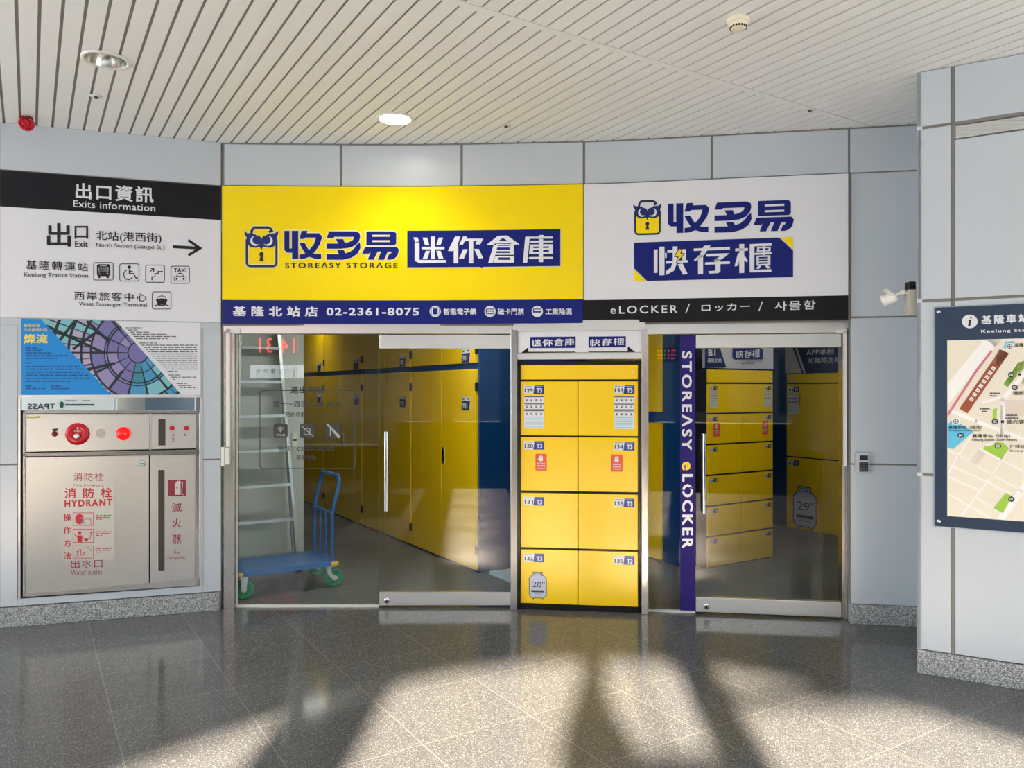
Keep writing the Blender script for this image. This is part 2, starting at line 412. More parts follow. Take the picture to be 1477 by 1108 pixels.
# the projecting block on the right
b = MB(); xj_ = .1755
A0 = Vector((2.36, 4.489)); EB = Vector((.866, -.5)); NB = Vector((-.5, -.866)); xj_ = (BLK.hit(1374.5)[0]-A0).length
def blk(x, d): q = A0+EB*x+NB*d; return (q.x, q.y)
def bslab(mb, x0, x1, z0, z1, d0, d1, m):
    P = [blk(x0, d1), blk(x1, d1), blk(x1, d0), blk(x0, d0)]
    mb.prism([(p[0], p[1], z0) for p in P], [(p[0], p[1], z1) for p in P], m)
bslab(b, .006, 2.3, 0, ZC+.02, -1.3, -.024, JOINT)
for x in (0, 1): bslab(b, *((xj_-.0115, xj_+.0115) if x == 0 else (1.245, 1.275)), 0, ZC, -.03, -.008, JOINT)
xj = (Vector((BLK.hit(1374.5)[0].x, BLK.hit(1374.5)[0].y))-A0).length
zb = lambda x, y: BLK.z(x, y)
ZB = [Z0+.005, zb(1318, 684), zb(1318, 435), zb(1318, 186.5), ZC]
for z in ZB[1:4]: bslab(b, 0, 2.3, z-.009, z+.009, -.03, -.008, JOINT)
for i in range(4):
    lo = ZB[i]+(.008 if i else 0); hi = ZB[i+1]-(.008 if i < 3 else .004)
    bslab(b, 0, xj-.011, lo, hi, -.03, 0, PANEL)
    if i == 2: hi = zb(1400, 198.5)
    bslab(b, xj+.011, 1.25, lo, hi, -.03, 0, PANEL); bslab(b, 1.27, 2.3, lo, hi, -.03, 0, PANEL)
bslab(b, xj+.011, 2.3, zb(1400, 196), ZB[3]-.012, -.03, -.012, MIRROR)
b.box(0, 1.25, -.03, .0, Z0, ZC, PANEL, Matrix.Translation((A0.x, A0.y, 0)) @ Matrix.Rotation(math.radians(60), 4, 'Z'))
tag(b.build('wall_right', bevel=.003), kind='structure')
b = MB(); bslab(b, .004, 2.3, 0, Z0, -1.3, .012, GRANITE); tag(b.build('baseboard_right', bevel=.004), kind='structure')

# ---------------------------------------------------------------- exits sign
zk = .2239
root = empty('exit_sign', LEFT.P3(160, 460, .004)); tag(root, 'white sign under a black band pointing to station exits, over the poster', 'sign')
b = MB(); slabz(b, LEFT, 0, 318.8, 2.151, 3.168, .012, .012, WHITE); b.build('sign_board', root, bevel=.002)
b = MB(); slabz(b, LEFT, 0, 318.8, 2.916, 3.168, .0135, .003, DARKNAVY); b.build('header_band', root)
fn = LEFT.fn(.0165); Q = crop(0, 230, zk)
p = Print(fn, Q, ('header_lettering', root))
p.text('出口資訊', 487, 150, 990, 252, WHITE, .02, 1.15, 178, 282); p.text('Exits information', 472, 262, 1000, 306, WHITE, .008, 1.05, 290, 336)
p = Print(LEFT.fn(.0145), Q, ('lettering', root))
p.text('出', 302, 410, 457, 562, INK, .022); p.text('口', 480, 428, 568, 512, INK, .02); p.text('Exit', 483, 523, 567, 566, INK, .012)
p.text('北站(港西街)', 618, 458, 1040, 528, INK, .008, 1.0, 474, 546); p.text('North Station (Gangxi St.)', 620, 537, 1060, 570, INK, .004, 1, 554, 588)
p.text('基隆轉運站', 168, 648, 568, 708, INK, .008, 1.25, 665, 722); p.text('Keelung Transit Station', 155, 728, 568, 762, INK, .006, 1, 737, 770)
p.text('西岸旅客中心', 480, 848, 945, 906, INK, .01, 1.25, 862, 916); p.text('West Passanger Terminal', 508, 918, 945, 948, INK, .006, 1, 926, 958)
p = Print(LEFT.fn(.0145), Q); p.line([(1113, 562), (1285, 572)], 19, INK).line([(1213, 520), (1288, 572), (1213, 618)], 17, INK); p.build('arrow', root)
def icon(x0, y0, x1, y1, draw):
    p = Print(LEFT.fn(.0145), Q); p.rrect(x0+3, y0+3, x1-3, y1-3, 12, 4.5, INK); draw(p, (x0+x1)/2, (y0+y1)/2); return p.build('pictogram', root)
def bus(p, x, y):
    p.rrect(x-42, y-46, x+42, y+32, 12, 0, INK); p.rect(x-24, y-42, x+24, y-32, WHITE); p.rect(x-34, y-26, x+34, y+2, WHITE); p.text('BUS', x-26, y-20, x+26, y-4, INK, .02)
    p.disc(x-26, y+16, 8, WHITE); p.disc(x+26, y+16, 8, WHITE); p.rect(x-36, y+32, x-20, y+44, INK); p.rect(x+20, y+32, x+36, y+44, INK)
def wheelchair(p, x, y):
    p.disc(x, y-34, 11, INK); p.line([(x, y-20), (x, y+8), (x+28, y+8), (x+44, y+38), (x+54, y+34)], 7, INK); p.line([(x, y-10), (x+22, y-6)], 6, INK)
    p.line([(x-6+30*math.cos(t), y+14+32*math.sin(t)) for t in [math.radians(a) for a in range(20, 251, 23)]], 6, INK)
def stairs(p, x, y):
    p.line([(x-20, y+42), (x-20, y+20), (x, y+20), (x, y), (x+20, y), (x+20, y-14), (x+50, y-14)], 6, INK); p.line([(x-34, y-12), (x-8, y-32)], 6, INK); p.line([(x-28, y-34), (x-8, y-32), (x-8, y-12)], 6, INK)
def taxi(p, x, y):
    p.text('TAXI', x-40, y-42, x+40, y-16, INK, .02)
    p.line([(x-38, y+40), (x-38, y+16), (x-24, y+10), (x-14, y-6), (x+14, y-6), (x+24, y+10), (x+38, y+16), (x+38, y+40)], 4, INK, True); p.line([(x-24, y+10), (x+24, y+10)], 4, INK)
    p.disc(x-22, y+26, 7, INK); p.disc(x+22, y+26, 7, INK); p.rect(x-8, y-12, x+8, y-6, INK)
def ship(p, x, y):
    p.poly([(x-38, y-4), (x-24, y-10), (x, y-14), (x+24, y-10), (x+38, y-4), (x+24, y+28), (x-24, y+28)], INK); p.line([(x-26, y-14), (x-22, y-24), (x, y-30), (x+22, y-24), (x+26, y-14)], 4, INK); p.line([(x, y-30), (x, y-42)], 4, INK)
    p.line([(x-46, y+34), (x-24, y+28), (x, y+34), (x+24, y+28), (x+46, y+34)], 6, INK)
icon(600, 662, 732, 780, bus); icon(768, 670, 898, 787, wheelchair); icon(935, 678, 1062, 795, stairs); icon(1098, 685, 1223, 802, taxi); icon(978, 850, 1105, 967, ship)

# ---------------------------------------------------------------- shop brand drawing (in the units of one close crop)
HALO = mat('letter_halo', (232, 226, 190), .4)
GL = {
 'shou': [[(398,130),(440,130),(440,275),(460,275),(460,130),(512,130),(512,362),(462,362),(462,310),(420,310),(398,288)],
          [(540,130),(588,130),(582,150),(680,150),(705,172),(705,196),(655,196),(655,186),(568,186),(563,197),(522,197)],
          [(655,190),(705,190),(690,240),(650,300),(600,345),(560,360),(522,362),(522,325),(560,320),(600,290),(640,240)],
          [(522,230),(565,230),(590,275),(625,310),(660,322),(700,318),(700,362),(650,360),(605,345),(565,310),(540,270)]],
 'duo': [[(765,135),(985,135),(1015,150),(1020,180),(1010,215),(980,250),(930,270),(860,278),(745,278),(745,235),(840,235),(820,198),(880,198),(895,230),(930,222),(960,205),(968,185),(965,180),(808,180),(800,190),(745,190)],
         [(1018,225),(1022,270),(1000,315),(950,350),(880,368),(745,368),(745,322),(845,322),(830,288),(885,288),(900,315),(940,300),(975,270),(990,245)]],
 'yi': [[(1070,135),(1295,135),(1315,150),(1315,235),(1300,250),(1070,250)],
        [(1060,262),(1320,262),(1338,285),(1333,302),(1108,300),(1093,318),(1035,318)],
        [(1108,298),(1165,298),(1130,368),(1082,368)], [(1192,298),(1247,298),(1215,368),(1165,368)], [(1280,298),(1334,298),(1325,335),(1298,360),(1268,368),(1238,368),(1255,325),(1270,320)]]}
def brand_letters(p, ink, halo, slit):
    if halo:
        q = Print(lambda x, y: p.fn2(x, y), p.pre)
        for g in GL.values():
            for pl in g: q.line(pl, 15, halo, True)
        p.halo = q
    for g in GL.values():
        for pl in g: p.poly(pl, ink)
    p.slit = Print(lambda x, y: p.fn3(x, y), p.pre)
    p.slit.rect(1120, 163, 1265, 179, slit).rect(1120, 208, 1265, 223, slit)
def owl(p, p2, p3, fill, halo):
    if fill: p.poly([(90, 225), (334, 225), (334, 400), (320, 424), (104, 424), (90, 400)], fill)
    if halo: p.line([(90, 180), (90, 395), (98, 413), (116, 421), (308, 421), (326, 413), (334, 395), (334, 180)], 34, halo); p.line([(70, 130), (95, 150), (125, 150), (160, 160), (195, 185), (210, 205), (230, 180), (265, 155), (320, 150), (350, 130)], 16, halo); p.line([(128, 165), (130, 132), (150, 104), (265, 104), (288, 116), (296, 132), (272, 140)], 34, halo)
    p2.line([(90, 200), (90, 395), (98, 413), (116, 421), (308, 421), (326, 413), (334, 395), (334, 200)], 18, NAVY)
    p2.line([(128, 165), (130, 132), (150, 104), (265, 104), (288, 116), (296, 132), (272, 140)], 20, NAVY)
    p2.poly([(70,130),(95,150),(125,150),(160,160),(195,185),(210,205),(230,180),(265,155),(320,150),(350,130),(345,165),(336,185),(338,225),(320,255),(285,270),(250,265),(225,260),(210,287),(195,260),(165,270),(125,265),(95,240),(84,215),(90,185),(75,165)], OWLB)
    for c, d in ((160, 14), (262, -14)):
        p3.disc(c, 213, 41, WHITE); 
    p2.disc(211, 322, 18, NAVY); p2.poly([(203, 330), (220, 330), (229, 380), (193, 380)], NAVY)
OWLB = mat('owl_blue', (10, 34, 110), .35)

# ---------------------------------------------------------------- yellow shop sign
root = empty('shop_sign', SHOP.P3(580, 470, .03)); tag(root, 'large yellow shop sign with an owl padlock logo and a blue phone strip', 'sign')
b = MB(); slabz(b, SHOP, 320.3, 841, 2.318, 3.168, .03, .03, YEL, 16); b.build('yellow_panel', root, bevel=.002)
b = MB(); slabz(b, SHOP, 320.3, 841, 2.142, 2.318, .031, .031, BLUE, 16); b.build('phone_strip', root, bevel=.002)
ys = .17603; Y5 = crop(340, 310, ys)
def sfn(off): return SHOP.fn(off)
p = Print(sfn(.0335), Y5); p.fn2 = sfn(.0325); p.fn3 = sfn(.0345); brand_letters(p, BLUE, HALO, HALO); p.halo.build('letter_outline', root); p.build('brand_lettering', root); p.slit.build('letter_slit', root)
p1, p2, p3, p4 = [Print(sfn(o), Y5) for o in (.0325, .0335, .0345, .0355)]
owl(p1, p2, p3, None, HALO); p4.disc(174, 205, 37, OWLB); p4.disc(248, 205, 37, OWLB)
def merge(dst, *src):
    for q in src:
        base = len(dst.mb.v); dst.mb.v += q.mb.v
        for f, k, s_ in zip(q.mb.f, q.mb.m, q.mb.sm): dst.mb.f.append([base+i for i in f]); dst.mb.m.append(dst.mb.mi(q.mb.mats[k])); dst.mb.sm.append(s_)
merge(p1, p2, p3, p4); p1.build('owl_logo', root)
p = Print(sfn(.0335), Y5); p.text('STORE\u039bSY STOR\u039bGE', 405, 390, 1328, 437, NAVY, .022, 1.28); p.build('tagline', root)
Y6 = crop(580, 320, ys)
p = Print(sfn(.0335), Y6)
for i in range(6):
    a, c = i/6, (i+1)/6; X = lambda t: 42+1255*t; T = lambda t: 72-14*t*t; B = lambda t: 378-11*t*t
    p.poly([(X(a), T(a)), (X(c), T(c)), (X(c), B(c)), (X(a), B(a))], BLUE)
p.line([(42, 378), (650, 375), (1297, 367)], 8, HALO); p.line([(1299, 58), (1299, 367)], 6, HALO); p.build('blue_panel', root)
MINI = [[(92,128),(125,128),(140,160),(108,165)],[(103,168),(142,170),(142,320),(103,325)],[(103,320),(142,312),(360,314),(360,333),(145,340)],[(160,205),(347,205),(347,225),(160,225)],[(235,120),(268,120),(268,305),(235,305)],[(168,130),(205,130),(222,190),(188,192)],[(300,130),(335,130),(315,190),(280,190)],[(195,238),(228,238),(205,305),(168,305)],[(280,238),(315,238),(338,300),(300,305)],
 [(435,120),(478,120),(450,200),(415,240),(375,238)],[(423,215),(460,190),(460,340),(423,340)],[(500,120),(535,120),(497,188),(468,185)],[(508,138),(665,138),(640,185),(600,185),(612,158),(500,158)],[(547,150),(583,150),(583,340),(547,340)],[(500,225),(538,225),(505,303),(465,303)],[(590,222),(628,222),(665,298),(625,300)],
 [(690,190),(785,115),(860,112),(962,185),(905,188),(826,130),(745,190)],[(770,158),(885,158),(905,175),(750,178)],[(750,190),(785,190),(745,335),(705,338)],[(765,198),(885,198),(885,210),(760,210)],[(760,229),(885,229),(885,241),(757,241)],[(770,182),(915,182),(915,192),(767,192)],[(882,182),(915,182),(915,265),(882,265)],[(748,256),(915,256),(915,270),(744,270)],[(762,280),(918,280),(918,292),(760,292)],[(755,312),(918,312),(918,335),(750,335)],[(762,280),(792,280),(785,335),(750,335)],[(886,280),(918,280),(918,335),(886,335)],
 [(1125,108),(1160,108),(1160,128),(1125,128)],[(1010,122),(1235,120),(1235,137),(1008,139)],[(1008,130),(1046,130),(1025,335),(990,335)],[(1050,155),(1235,153),(1235,169),(1050,172)],[(1050,186),(1225,184),(1225,201),(1048,203)],[(1046,216),(1235,214),(1235,228),(1044,230)],[(1042,247),(1235,245),(1235,262),(1040,264)],[(1048,186),(1076,186),(1072,262),(1040,262)],[(1203,184),(1235,184),(1235,262),(1203,262)],[(1120,140),(1155,140),(1155,330),(1120,330)],[(1040,289),(1235,287),(1235,304),(1038,306)]]
p = Print(sfn(.035), Y6)
for pl in MINI: p.poly(pl, WHITE)
p.build('panel_lettering', root)
C5 = crop(310, 260, zk)
p = Print(sfn(.0325), C5, ('phone_lettering', root)); p.text('基隆北站店', 115, 810, 663, 876, WHITE, .03, 1.7, 814, 879); p.text('02-2361-8075', 718, 822, 1315, 872, WHITE, .025, 1.12)
C6 = crop(590, 260, .19863)
def feature(x, draw):
    p = Print(sfn(.0325), C6); pb = Print(sfn(.0335), C6); p.disc(x, 953, 41, WHITE); draw(pb); merge(p, pb); p.build('feature_icon', root)
feature(190, lambda pb: (pb.rrect(172, 932, 208, 974, 5, 0, BLUE), pb.rrect(162, 926, 218, 980, 5, 3, BLUE)))
feature(588, lambda pb: (pb.rrect(560, 936, 616, 970, 5, 6, BLUE), pb.rect(560, 946, 616, 954, BLUE)))
feature(931, lambda pb: (pb.rrect(903, 936, 959, 962, 4, 6, BLUE), pb.rect(906, 950, 956, 958, BLUE)))
p = Print(sfn(.0325), C6, ('feature_lettering', root))
for t, x0, x1 in (('智能電子鎖', 250, 490), ('磁卡門禁', 643, 835), ('工業除濕', 990, 1183)): p.text(t, x0, 931, x1, 977, WHITE, .022)

# ---------------------------------------------------------------- white locker sign
root = empty('locker_sign', SHOP.P3(1030, 465, .03)); tag(root, 'white shop sign with a yellow owl padlock logo above a black strip', 'sign')
b = MB(); slabz(b, SHOP, 842, 1223.5, 2.312, 3.168, .03, .03, WHITE, 12); b.build('white_panel', root, bevel=.002)
b = MB(); slabz(b, SHOP, 842, 1223.5, 2.142, 2.312, .031, .031, BLACK, 12); b.build('language_strip', root, bevel=.002)
W7 = crop(900, 280, ys); post = lambda x, y: W7(x, y)
LM = quadmap((398, 130, 1338, 368), (360, 79), (1393, 40), (1393, 299), (360, 327), post)
p = Print(sfn(.0335), LM); p.fn2 = sfn(.0325); p.fn3 = sfn(.0345); brand_letters(p, BLUE, None, WHITE); p.build('brand_lettering', root); p.slit.build('letter_slit', root)
OM = quadmap((70, 92, 350, 432), (74, 50), (308, 45), (306, 334), (76, 340), post)
p1, p2, p3, p4 = [Print(sfn(o), OM) for o in (.0325, .0335, .0345, .0355)]
owl(p1, p2, p3, YEL, None); p4.disc(174, 205, 37, OWLB); p4.disc(248, 205, 37, OWLB); merge(p1, p2, p3, p4); p1.build('owl_logo', root)
p = Print(sfn(.0335), W7)
p.poly([(82, 398), (1270, 356), (1386, 462), (1386, 680), (190, 713), (82, 608)], BLUE); p.poly([(1282, 355), (1386, 352), (1386, 452)], YEL); p.poly([(82, 622), (182, 714), (82, 717)], YEL); p.build('blue_panel', root)
FAST = [[(245,455),(275,453),(275,645),(245,647)],[(290,432),(332,430),(332,665),(290,667)],[(336,482),(350,482),(350,522),(336,522)],
 [(355,460),(508,452),(508,474),(355,482)],[(478,452),(508,452),(508,552),(478,552)],[(345,549),(525,541),(525,560),(345,570)],[(400,430),(438,428),(438,560),(400,560)],[(400,555),(440,555),(408,630),(345,663),(345,632),(385,600)],[(440,575),(480,568),(522,656),(482,660)],
 [(572,446),(868,432),(868,455),(572,466)],[(655,424),(710,420),(655,505),(585,550),(572,540),(620,500)],[(607,505),(648,490),(648,655),(607,658)],[(675,490),(865,484),(822,520),(775,548),(735,545),(785,510),(675,512)],[(750,530),(790,528),(790,640),(750,642)],[(690,632),(790,626),(775,648),(700,652)],[(665,560),(868,551),(868,572),(665,579)],
 [(912,446),(1015,442),(1015,464),(912,468)],[(945,410),(985,408),(985,646),(945,648)],[(935,480),(955,500),(935,588),(906,592)],[(985,500),(1012,540),(1012,560),(985,545)],[(1030,410),(1210,402),(1210,424),(1030,430)],[(1030,410),(1068,408),(1068,640),(1030,642)],[(1030,622),(1208,616),(1208,638),(1030,642)],
 [(1090,436),(1200,432),(1200,442),(1090,446)],[(1088,462),(1202,458),(1202,468),(1088,472)],[(1090,436),(1108,436),(1108,472),(1090,472)],[(1184,434),(1202,434),(1202,468),(1184,468)],[(1136,428),(1156,428),(1156,500),(1136,500)],[(1070,482),(1210,476),(1210,492),(1070,498)],
 [(1085,505),(1200,501),(1200,513),(1085,517)],[(1085,530),(1200,526),(1200,535),(1085,539)],[(1085,552),(1200,548),(1200,557),(1085,561)],[(1085,574),(1200,570),(1200,583),(1085,587)],[(1085,505),(1105,505),(1105,587),(1085,587)],[(1180,503),(1200,503),(1200,585),(1180,585)],[(1100,588),(1125,586),(1108,612),(1078,612)],[(1155,586),(1180,584),(1203,608),(1172,610)]]
p = Print(sfn(.035), W7); pb = Print(sfn(.0362), W7)
for pl in FAST: p.poly(pl, WHITE)
BOLT = [(455,452),(418,508),(448,512),(432,558),(490,492),(462,488),(472,456)]
pb.line(BOLT, 14, BLUE, True); pc = Print(sfn(.037), W7); pc.poly(BOLT, YEL); merge(p, pb, pc); p.build('panel_lettering', root)
WB = crop(830, 230, .2776); p = Print(sfn(.0325), WB, ('language_lettering', root))
p.text('eLOCKER', 182, 762, 530, 803, WHITE, .012, 1.3, 757, 797); p.line([(592, 750), (573, 800)], 5, WHITE); p.text('ロッカー', 655, 753, 907, 791, WHITE, .012, 1.2, 745, 783); p.line([(972, 738), (953, 788)], 5, WHITE); p.text('사물함', 1035, 737, 1247, 785, WHITE, .006, 1.2, 731, 779); p.build('slash', root)

# ---------------------------------------------------------------- poster
root = empty('poster', LEFT.P3(160, 570, .004)); tag(root, 'landscape poster with blue left side, dome photo strip and white text side', 'poster')
b = MB(); slabp(b, LEFT, [(30.5, 459.5), (289.3, 466), (289.3, 569.5), (30.5, 570)], .007, .006, WHITE); b.build('poster_sheet', root)
K = crop(0, 450, zk); PB = mat('poster_blue', (0, 140, 220), .4); PG = mat('poster_gold', (238, 222, 110), .5); DT = mat('dome_dark', (18, 40, 48), .4); PT = mat('poster_text_blue', (12, 82, 150), .5)
p = Print(LEFT.fn(.009), K); p.poly([(137, 43), (262, 46), (715, 534), (137, 536)], PB); p.build('blue_field', root)
p = Print(LEFT.fn(.0105), K, ('poster_title', root)); p.text('基隆車站', 153, 76, 256, 98, PG, .01); p.text('公共藝術作品', 153, 104, 305, 126, PG, .01); p.text('燦流', 152, 142, 308, 204, PG, .03)
p = Print(LEFT.fn(.009), K); win = [(262, 46), (745, 58), (1168, 532), (715, 534)]; p.poly(win, DT); p2 = Print(LEFT.fn(.0105), K)
DC = [mat('dome_%s' % n, c, .4) for n, c in (('lilac', (150, 140, 186)), ('violet', (118, 114, 172)), ('aqua', (126, 190, 200)), ('sky', (70, 150, 196)), ('pale', (178, 168, 196)), ('teal', (60, 132, 150)))]
rnd = random.Random(3); rings = [(70, 130), (136, 196), (206, 214), (222, 300), (312, 360), (376, 440), (458, 540), (560, 660)]
cx, cy = 890, 262
p2.poly(clip([(cx+62*math.cos(t*.314), cy+62*math.sin(t*.314)) for t in range(20)], win), DC[1])
for ri, (r0, r1) in enumerate(rings):
    N = 14 if ri < 4 else 26
    for k in range(N):
        for h in range(2 if ri > 3 else 1):
            a0 = 2*math.pi*(k+.06+.47*h)/N; a1 = 2*math.pi*(k+.94-(.47*(1-h) if ri > 3 else 0))/N; am = (a0+a1)/2
            cell = [(cx+r*math.cos(a), cy+r*math.sin(a)*.98) for r, a in ((r0, a0), (r0, am), (r0, a1), (r1, a1), (r1, am), (r1, a0))]
            cl = clip(cell, win)
            if len(cl) < 3: continue
            if math.sin(am) > .25 and math.cos(am) > -.35: m = rnd.choice([DC[2], DC[3], DC[5], DC[3]])
            elif ri < 4: m = rnd.choice([DC[0], DC[1], DC[1]])
            else: m = rnd.choice([DC[2], DC[4], DC[4], DC[0], DC[2]])
            p2.poly(cl, m)
p3 = Print(LEFT.fn(.0115), K)
for a in ((300, 90, 670, 265), (560, 60, 700, 190), (560, 372, 740, 330), (700, 500, 790, 380), (380, 190, 480, 60), (620, 130, 470, 240)):
    q = Vector((a[2]-a[0], a[3]-a[1])).normalized().orthogonal()*9
    p3.poly(clip([(a[0]+q.x, a[1]+q.y), (a[2]+q.x, a[3]+q.y), (a[2]-q.x, a[3]-q.y), (a[0]-q.x, a[1]-q.y)], win), DT)
merge(p, p2, p3); p.build('dome_picture', root)
rnd = random.Random(5)
def small(p, x0, x1, y, h, m, rr):
    x = x0
    while x < x1:
        l = min(x1-x, rr.uniform(12, 46)); p.rect(x, y, x+l, y+h, m); x += l+rr.uniform(5, 9)
def block(rows, h, m):
    p = Print(LEFT.fn(.0105), K)
    for x0, x1, y in rows: small(p, x0, x1, y, h, m, rnd)
    p.build('text_lines', root)
block([(165, x1, y) for y, x1 in ((228, 235), (243, 270), (260, 335), (277, 440), (294, 370))], 8, PT)
block([(165, x1, y) for y, x1 in ((324, 215), (348, 515), (365, 540), (385, 540), (404, 570), (424, 590), (442, 460))], 8, PT)
block([(165, 215, 474), (165, 290, 490)], 8, PT); block([(328, 400, 474), (328, 450, 490)], 8, PT)
block([(810+13*i, x1, 100+14*i) for i, x1 in enumerate((915, 885, 960, 1080, 1135, 1080))], 5, GREYINK)
block([(897+14*i, 1010 if i == 0 else 1140 if i == 13 else 1270, 198+14*i) for i in range(14)], 5, GREYINK)
block([(1086+13*i, x1, 404+14*i) for i, x1 in enumerate((1160, 1265, 1130))], 5, GREYINK)
block([(1136+13*i, x1, 458+14*i) for i, x1 in enumerate((1205, 1235, 1265))], 5, GREYINK)
# ---------------------------------------------------------------- hydrant cabinet in its niche, under a polished strip
b = MB(); slabp(b, LEFT, [(28, 572), (291, 572), (291, 592), (28, 592)], -.012, .01, MIRROR)
slabp(b, LEFT, [(26, 569.5), (292.5, 569.5), (292.5, 573.5), (26, 573.5)], .004, .02, STEEL)
slabp(b, LEFT, [(26, 569.5), (29.5, 569.5), (29.5, 865), (26, 865.5)], .004, .02, STEEL); slabp(b, LEFT, [(288.5, 569.5), (292.5, 569.5), (292.5, 846.5), (288.5, 847)], .004, .02, STEEL)
tag(b.build('trim_1'), kind='structure')
root = empty('fire_hydrant_cabinet', LEFT.P3(160, 852, 0)); tag(root, 'stainless steel fire hydrant cabinet with red markings set into the grey wall', 'fire cabinet')
b = MB()
slabp(b, LEFT, [(29.5, 592.5), (288.5, 592.5), (288.5, 849), (29.5, 865)], -.016, .05, BLACK)
fr = .012; th = .026
for pl in ([(33, 592), (288, 592), (288, 597), (33, 597)], [(33, 592), (37, 592), (37, 861), (33, 861.5)], [(282.5, 592), (288, 592), (288, 845), (282.5, 845.5)],
           [(33, 653.5), (288, 648.5), (288, 655.8), (33, 659)], [(33, 857), (288, 834.5), (288, 845), (33, 862)], [(215, 594), (218, 594), (218, 650), (215, 650)]):
    slabp(b, LEFT, pl, fr, th, JAMB)
b.build('cabinet_frame', root, bevel=.003)
def panel(name, pl, off=.006, m=CABS):
    q = MB(); slabp(q, LEFT, pl, off, .014, m); return q.build(name, root, bevel=.0015)
alarm = panel('alarm_panel', [(37.8, 598), (215, 598), (215, 648.2), (37.8, 652)])
side = panel('indicator_panel', [(218.4, 598), (281.8, 598), (281.8, 647), (218.4, 648.2)])
hd = panel('hydrant_door', [(37.5, 660), (214.5, 656.8), (214.5, 845), (37.5, 856.5)])
ed = panel('extinguisher_door', [(216.5, 656.8), (281.8, 655.6), (281.8, 839), (216.5, 844.2)], .004)
Kc = crop(0, 450, zk); K4 = crop(0, 660, zk)
def Lp(x, y, K_, o): return LEFT.P3(*K_(x, y), o)
NL = LEFT.hit(160)[1]; NLv = Vector((NL.x, NL.y, 0)); mpx = 5.55/F*zk
def stud(name, par, x, y, K_, prof, m, off=.006):
    q = MB(); q.lathe(Lp(x, y, K_, off), NLv, [(r*mpx, h) for r, h in prof], m); return q.build(name, par)
stud('lens', alarm, 353, 786, Kc, [(17, 0), (17, .006), (12, .012), (0, .013)], mat('lens_dark_red', (120, 20, 26), .2))
q = Print(LEFT.fn(.0075), Kc); q.poly([(336, 754), (370, 750), (373, 766), (341, 769)], BLACK); q.build('label_tape', alarm)
disc = stud('call_point', alarm, 500, 786, Kc, [(70, 0), (70, .006), (64, .016), (50, .022), (30, .022), (28, .014), (0, .014)], REDP)
stud('push_button', disc, 500, 800, Kc, [(17, .012), (17, .03), (13, .033), (0, .033)], STEEL)
q = Print(LEFT.fn(.0296), Kc); q.disc(500, 750, 7, WHITE); q.text('FIRE', 478, 762, 522, 772, HALO, .01); q.build('lettering', disc)
q = Print(LEFT.fn(.0072), Kc); GR = mat('grille_hole', (60, 60, 60), .6)
for i in range(-6, 7):
    for j in range(-6, 7):
        if i*i+j*j <= 36: q.disc(650+i*5.4, 783+j*5.2, 1.7, GR, n=8)
q.build('speaker_grille', alarm)
LAMPR = mat('lamp_red', (255, 20, 20), .12, emit=(255, 20, 10, .6))
stud('alarm_lamp', alarm, 795, 784, Kc, [(44, 0), (44, .01), (38, .028), (24, .046), (0, .052)], LAMPR)
q = Print(LEFT.fn(.0072), Kc); q.poly([(172, 676), (230, 674), (262, 668), (262, 676), (248, 686), (172, 687)], mat('tape_yellow', (190, 176, 90), .5)); q.build('tape_scrap', alarm)
q = MB(); slabp(q, LEFT, [Kc(x, y) for x, y in rect(1020, 690, 1066, 861)], .0068, .004, mat('slot_dark', (66, 60, 56), .3)); q.build('window_slot', side)
for x in (1108, 1200): stud('indicator_lamp', side, x, 748, Kc, [(16, 0), (16, .006), (10, .012), (0, .013)], REDP)
q = Print(LEFT.fn(.0072), Kc)
for x in (1116, 1190):
    for y in (788, 806, 824)[:3 if x < 1150 else 1]: q.rect(x-7, y, x+7, y+3, WINE).rect(x-1.5, y-4, x+1.5, y+10, WINE).rect(x-8, y+8, x+8, y+10.5, WINE)
q.build('lettering', side)
# hydrant door print
q = Print(LEFT.fn(.0072), K4, ('engraved_lettering', hd)); q.text('消防栓', 472, 98, 668, 152, WINE, -.004, 1.1); q.text('Fire Hydrant', 470, 172, 668, 192, WINE, 0); q.text('出水口', 457, 658, 660, 713, WINE, -.004, 1.1, 655, 710); q.text('Water outlet', 457, 724, 657, 756, WINE, 0, 1.05, 722, 752)
STK = mat('clear_sticker', (206, 204, 198), .3, metal=.55)
q = MB(); slabp(q, LEFT, [K4(x, y) for x, y in ((398, 190), (740, 186), (740, 655), (398, 668))], .0086, .0014, STK); stk = q.build('instruction_sticker', hd)
q = Print(LEFT.fn(.0098), K4); q.text('消防栓', 415, 196, 725, 265, RED, .016, 1.9, 194, 258); q.text('HYDRANT', 416, 276, 724, 320, RED, .035, 1.25, 266, 310)
for ch, y in zip('操作方法', (362, 446, 530, 610)): q.text(ch, 408, y, 459, y+46, RED, .016)
for y0, y1 in ((357, 438), (462, 547), (569, 648)):
    q.line([(471, y0), (602, y0), (602, y1), (471, y1)], 3.5, RED, True)
    for i, l in enumerate((100, 86, 40)): 
        rr_ = random.Random(y0+i); small(q, 618, 618+l, y0+14+i*12, 5.5, RED, rr_)
    q.line([(606, y0+22), (614, y0+22)], 2, RED)
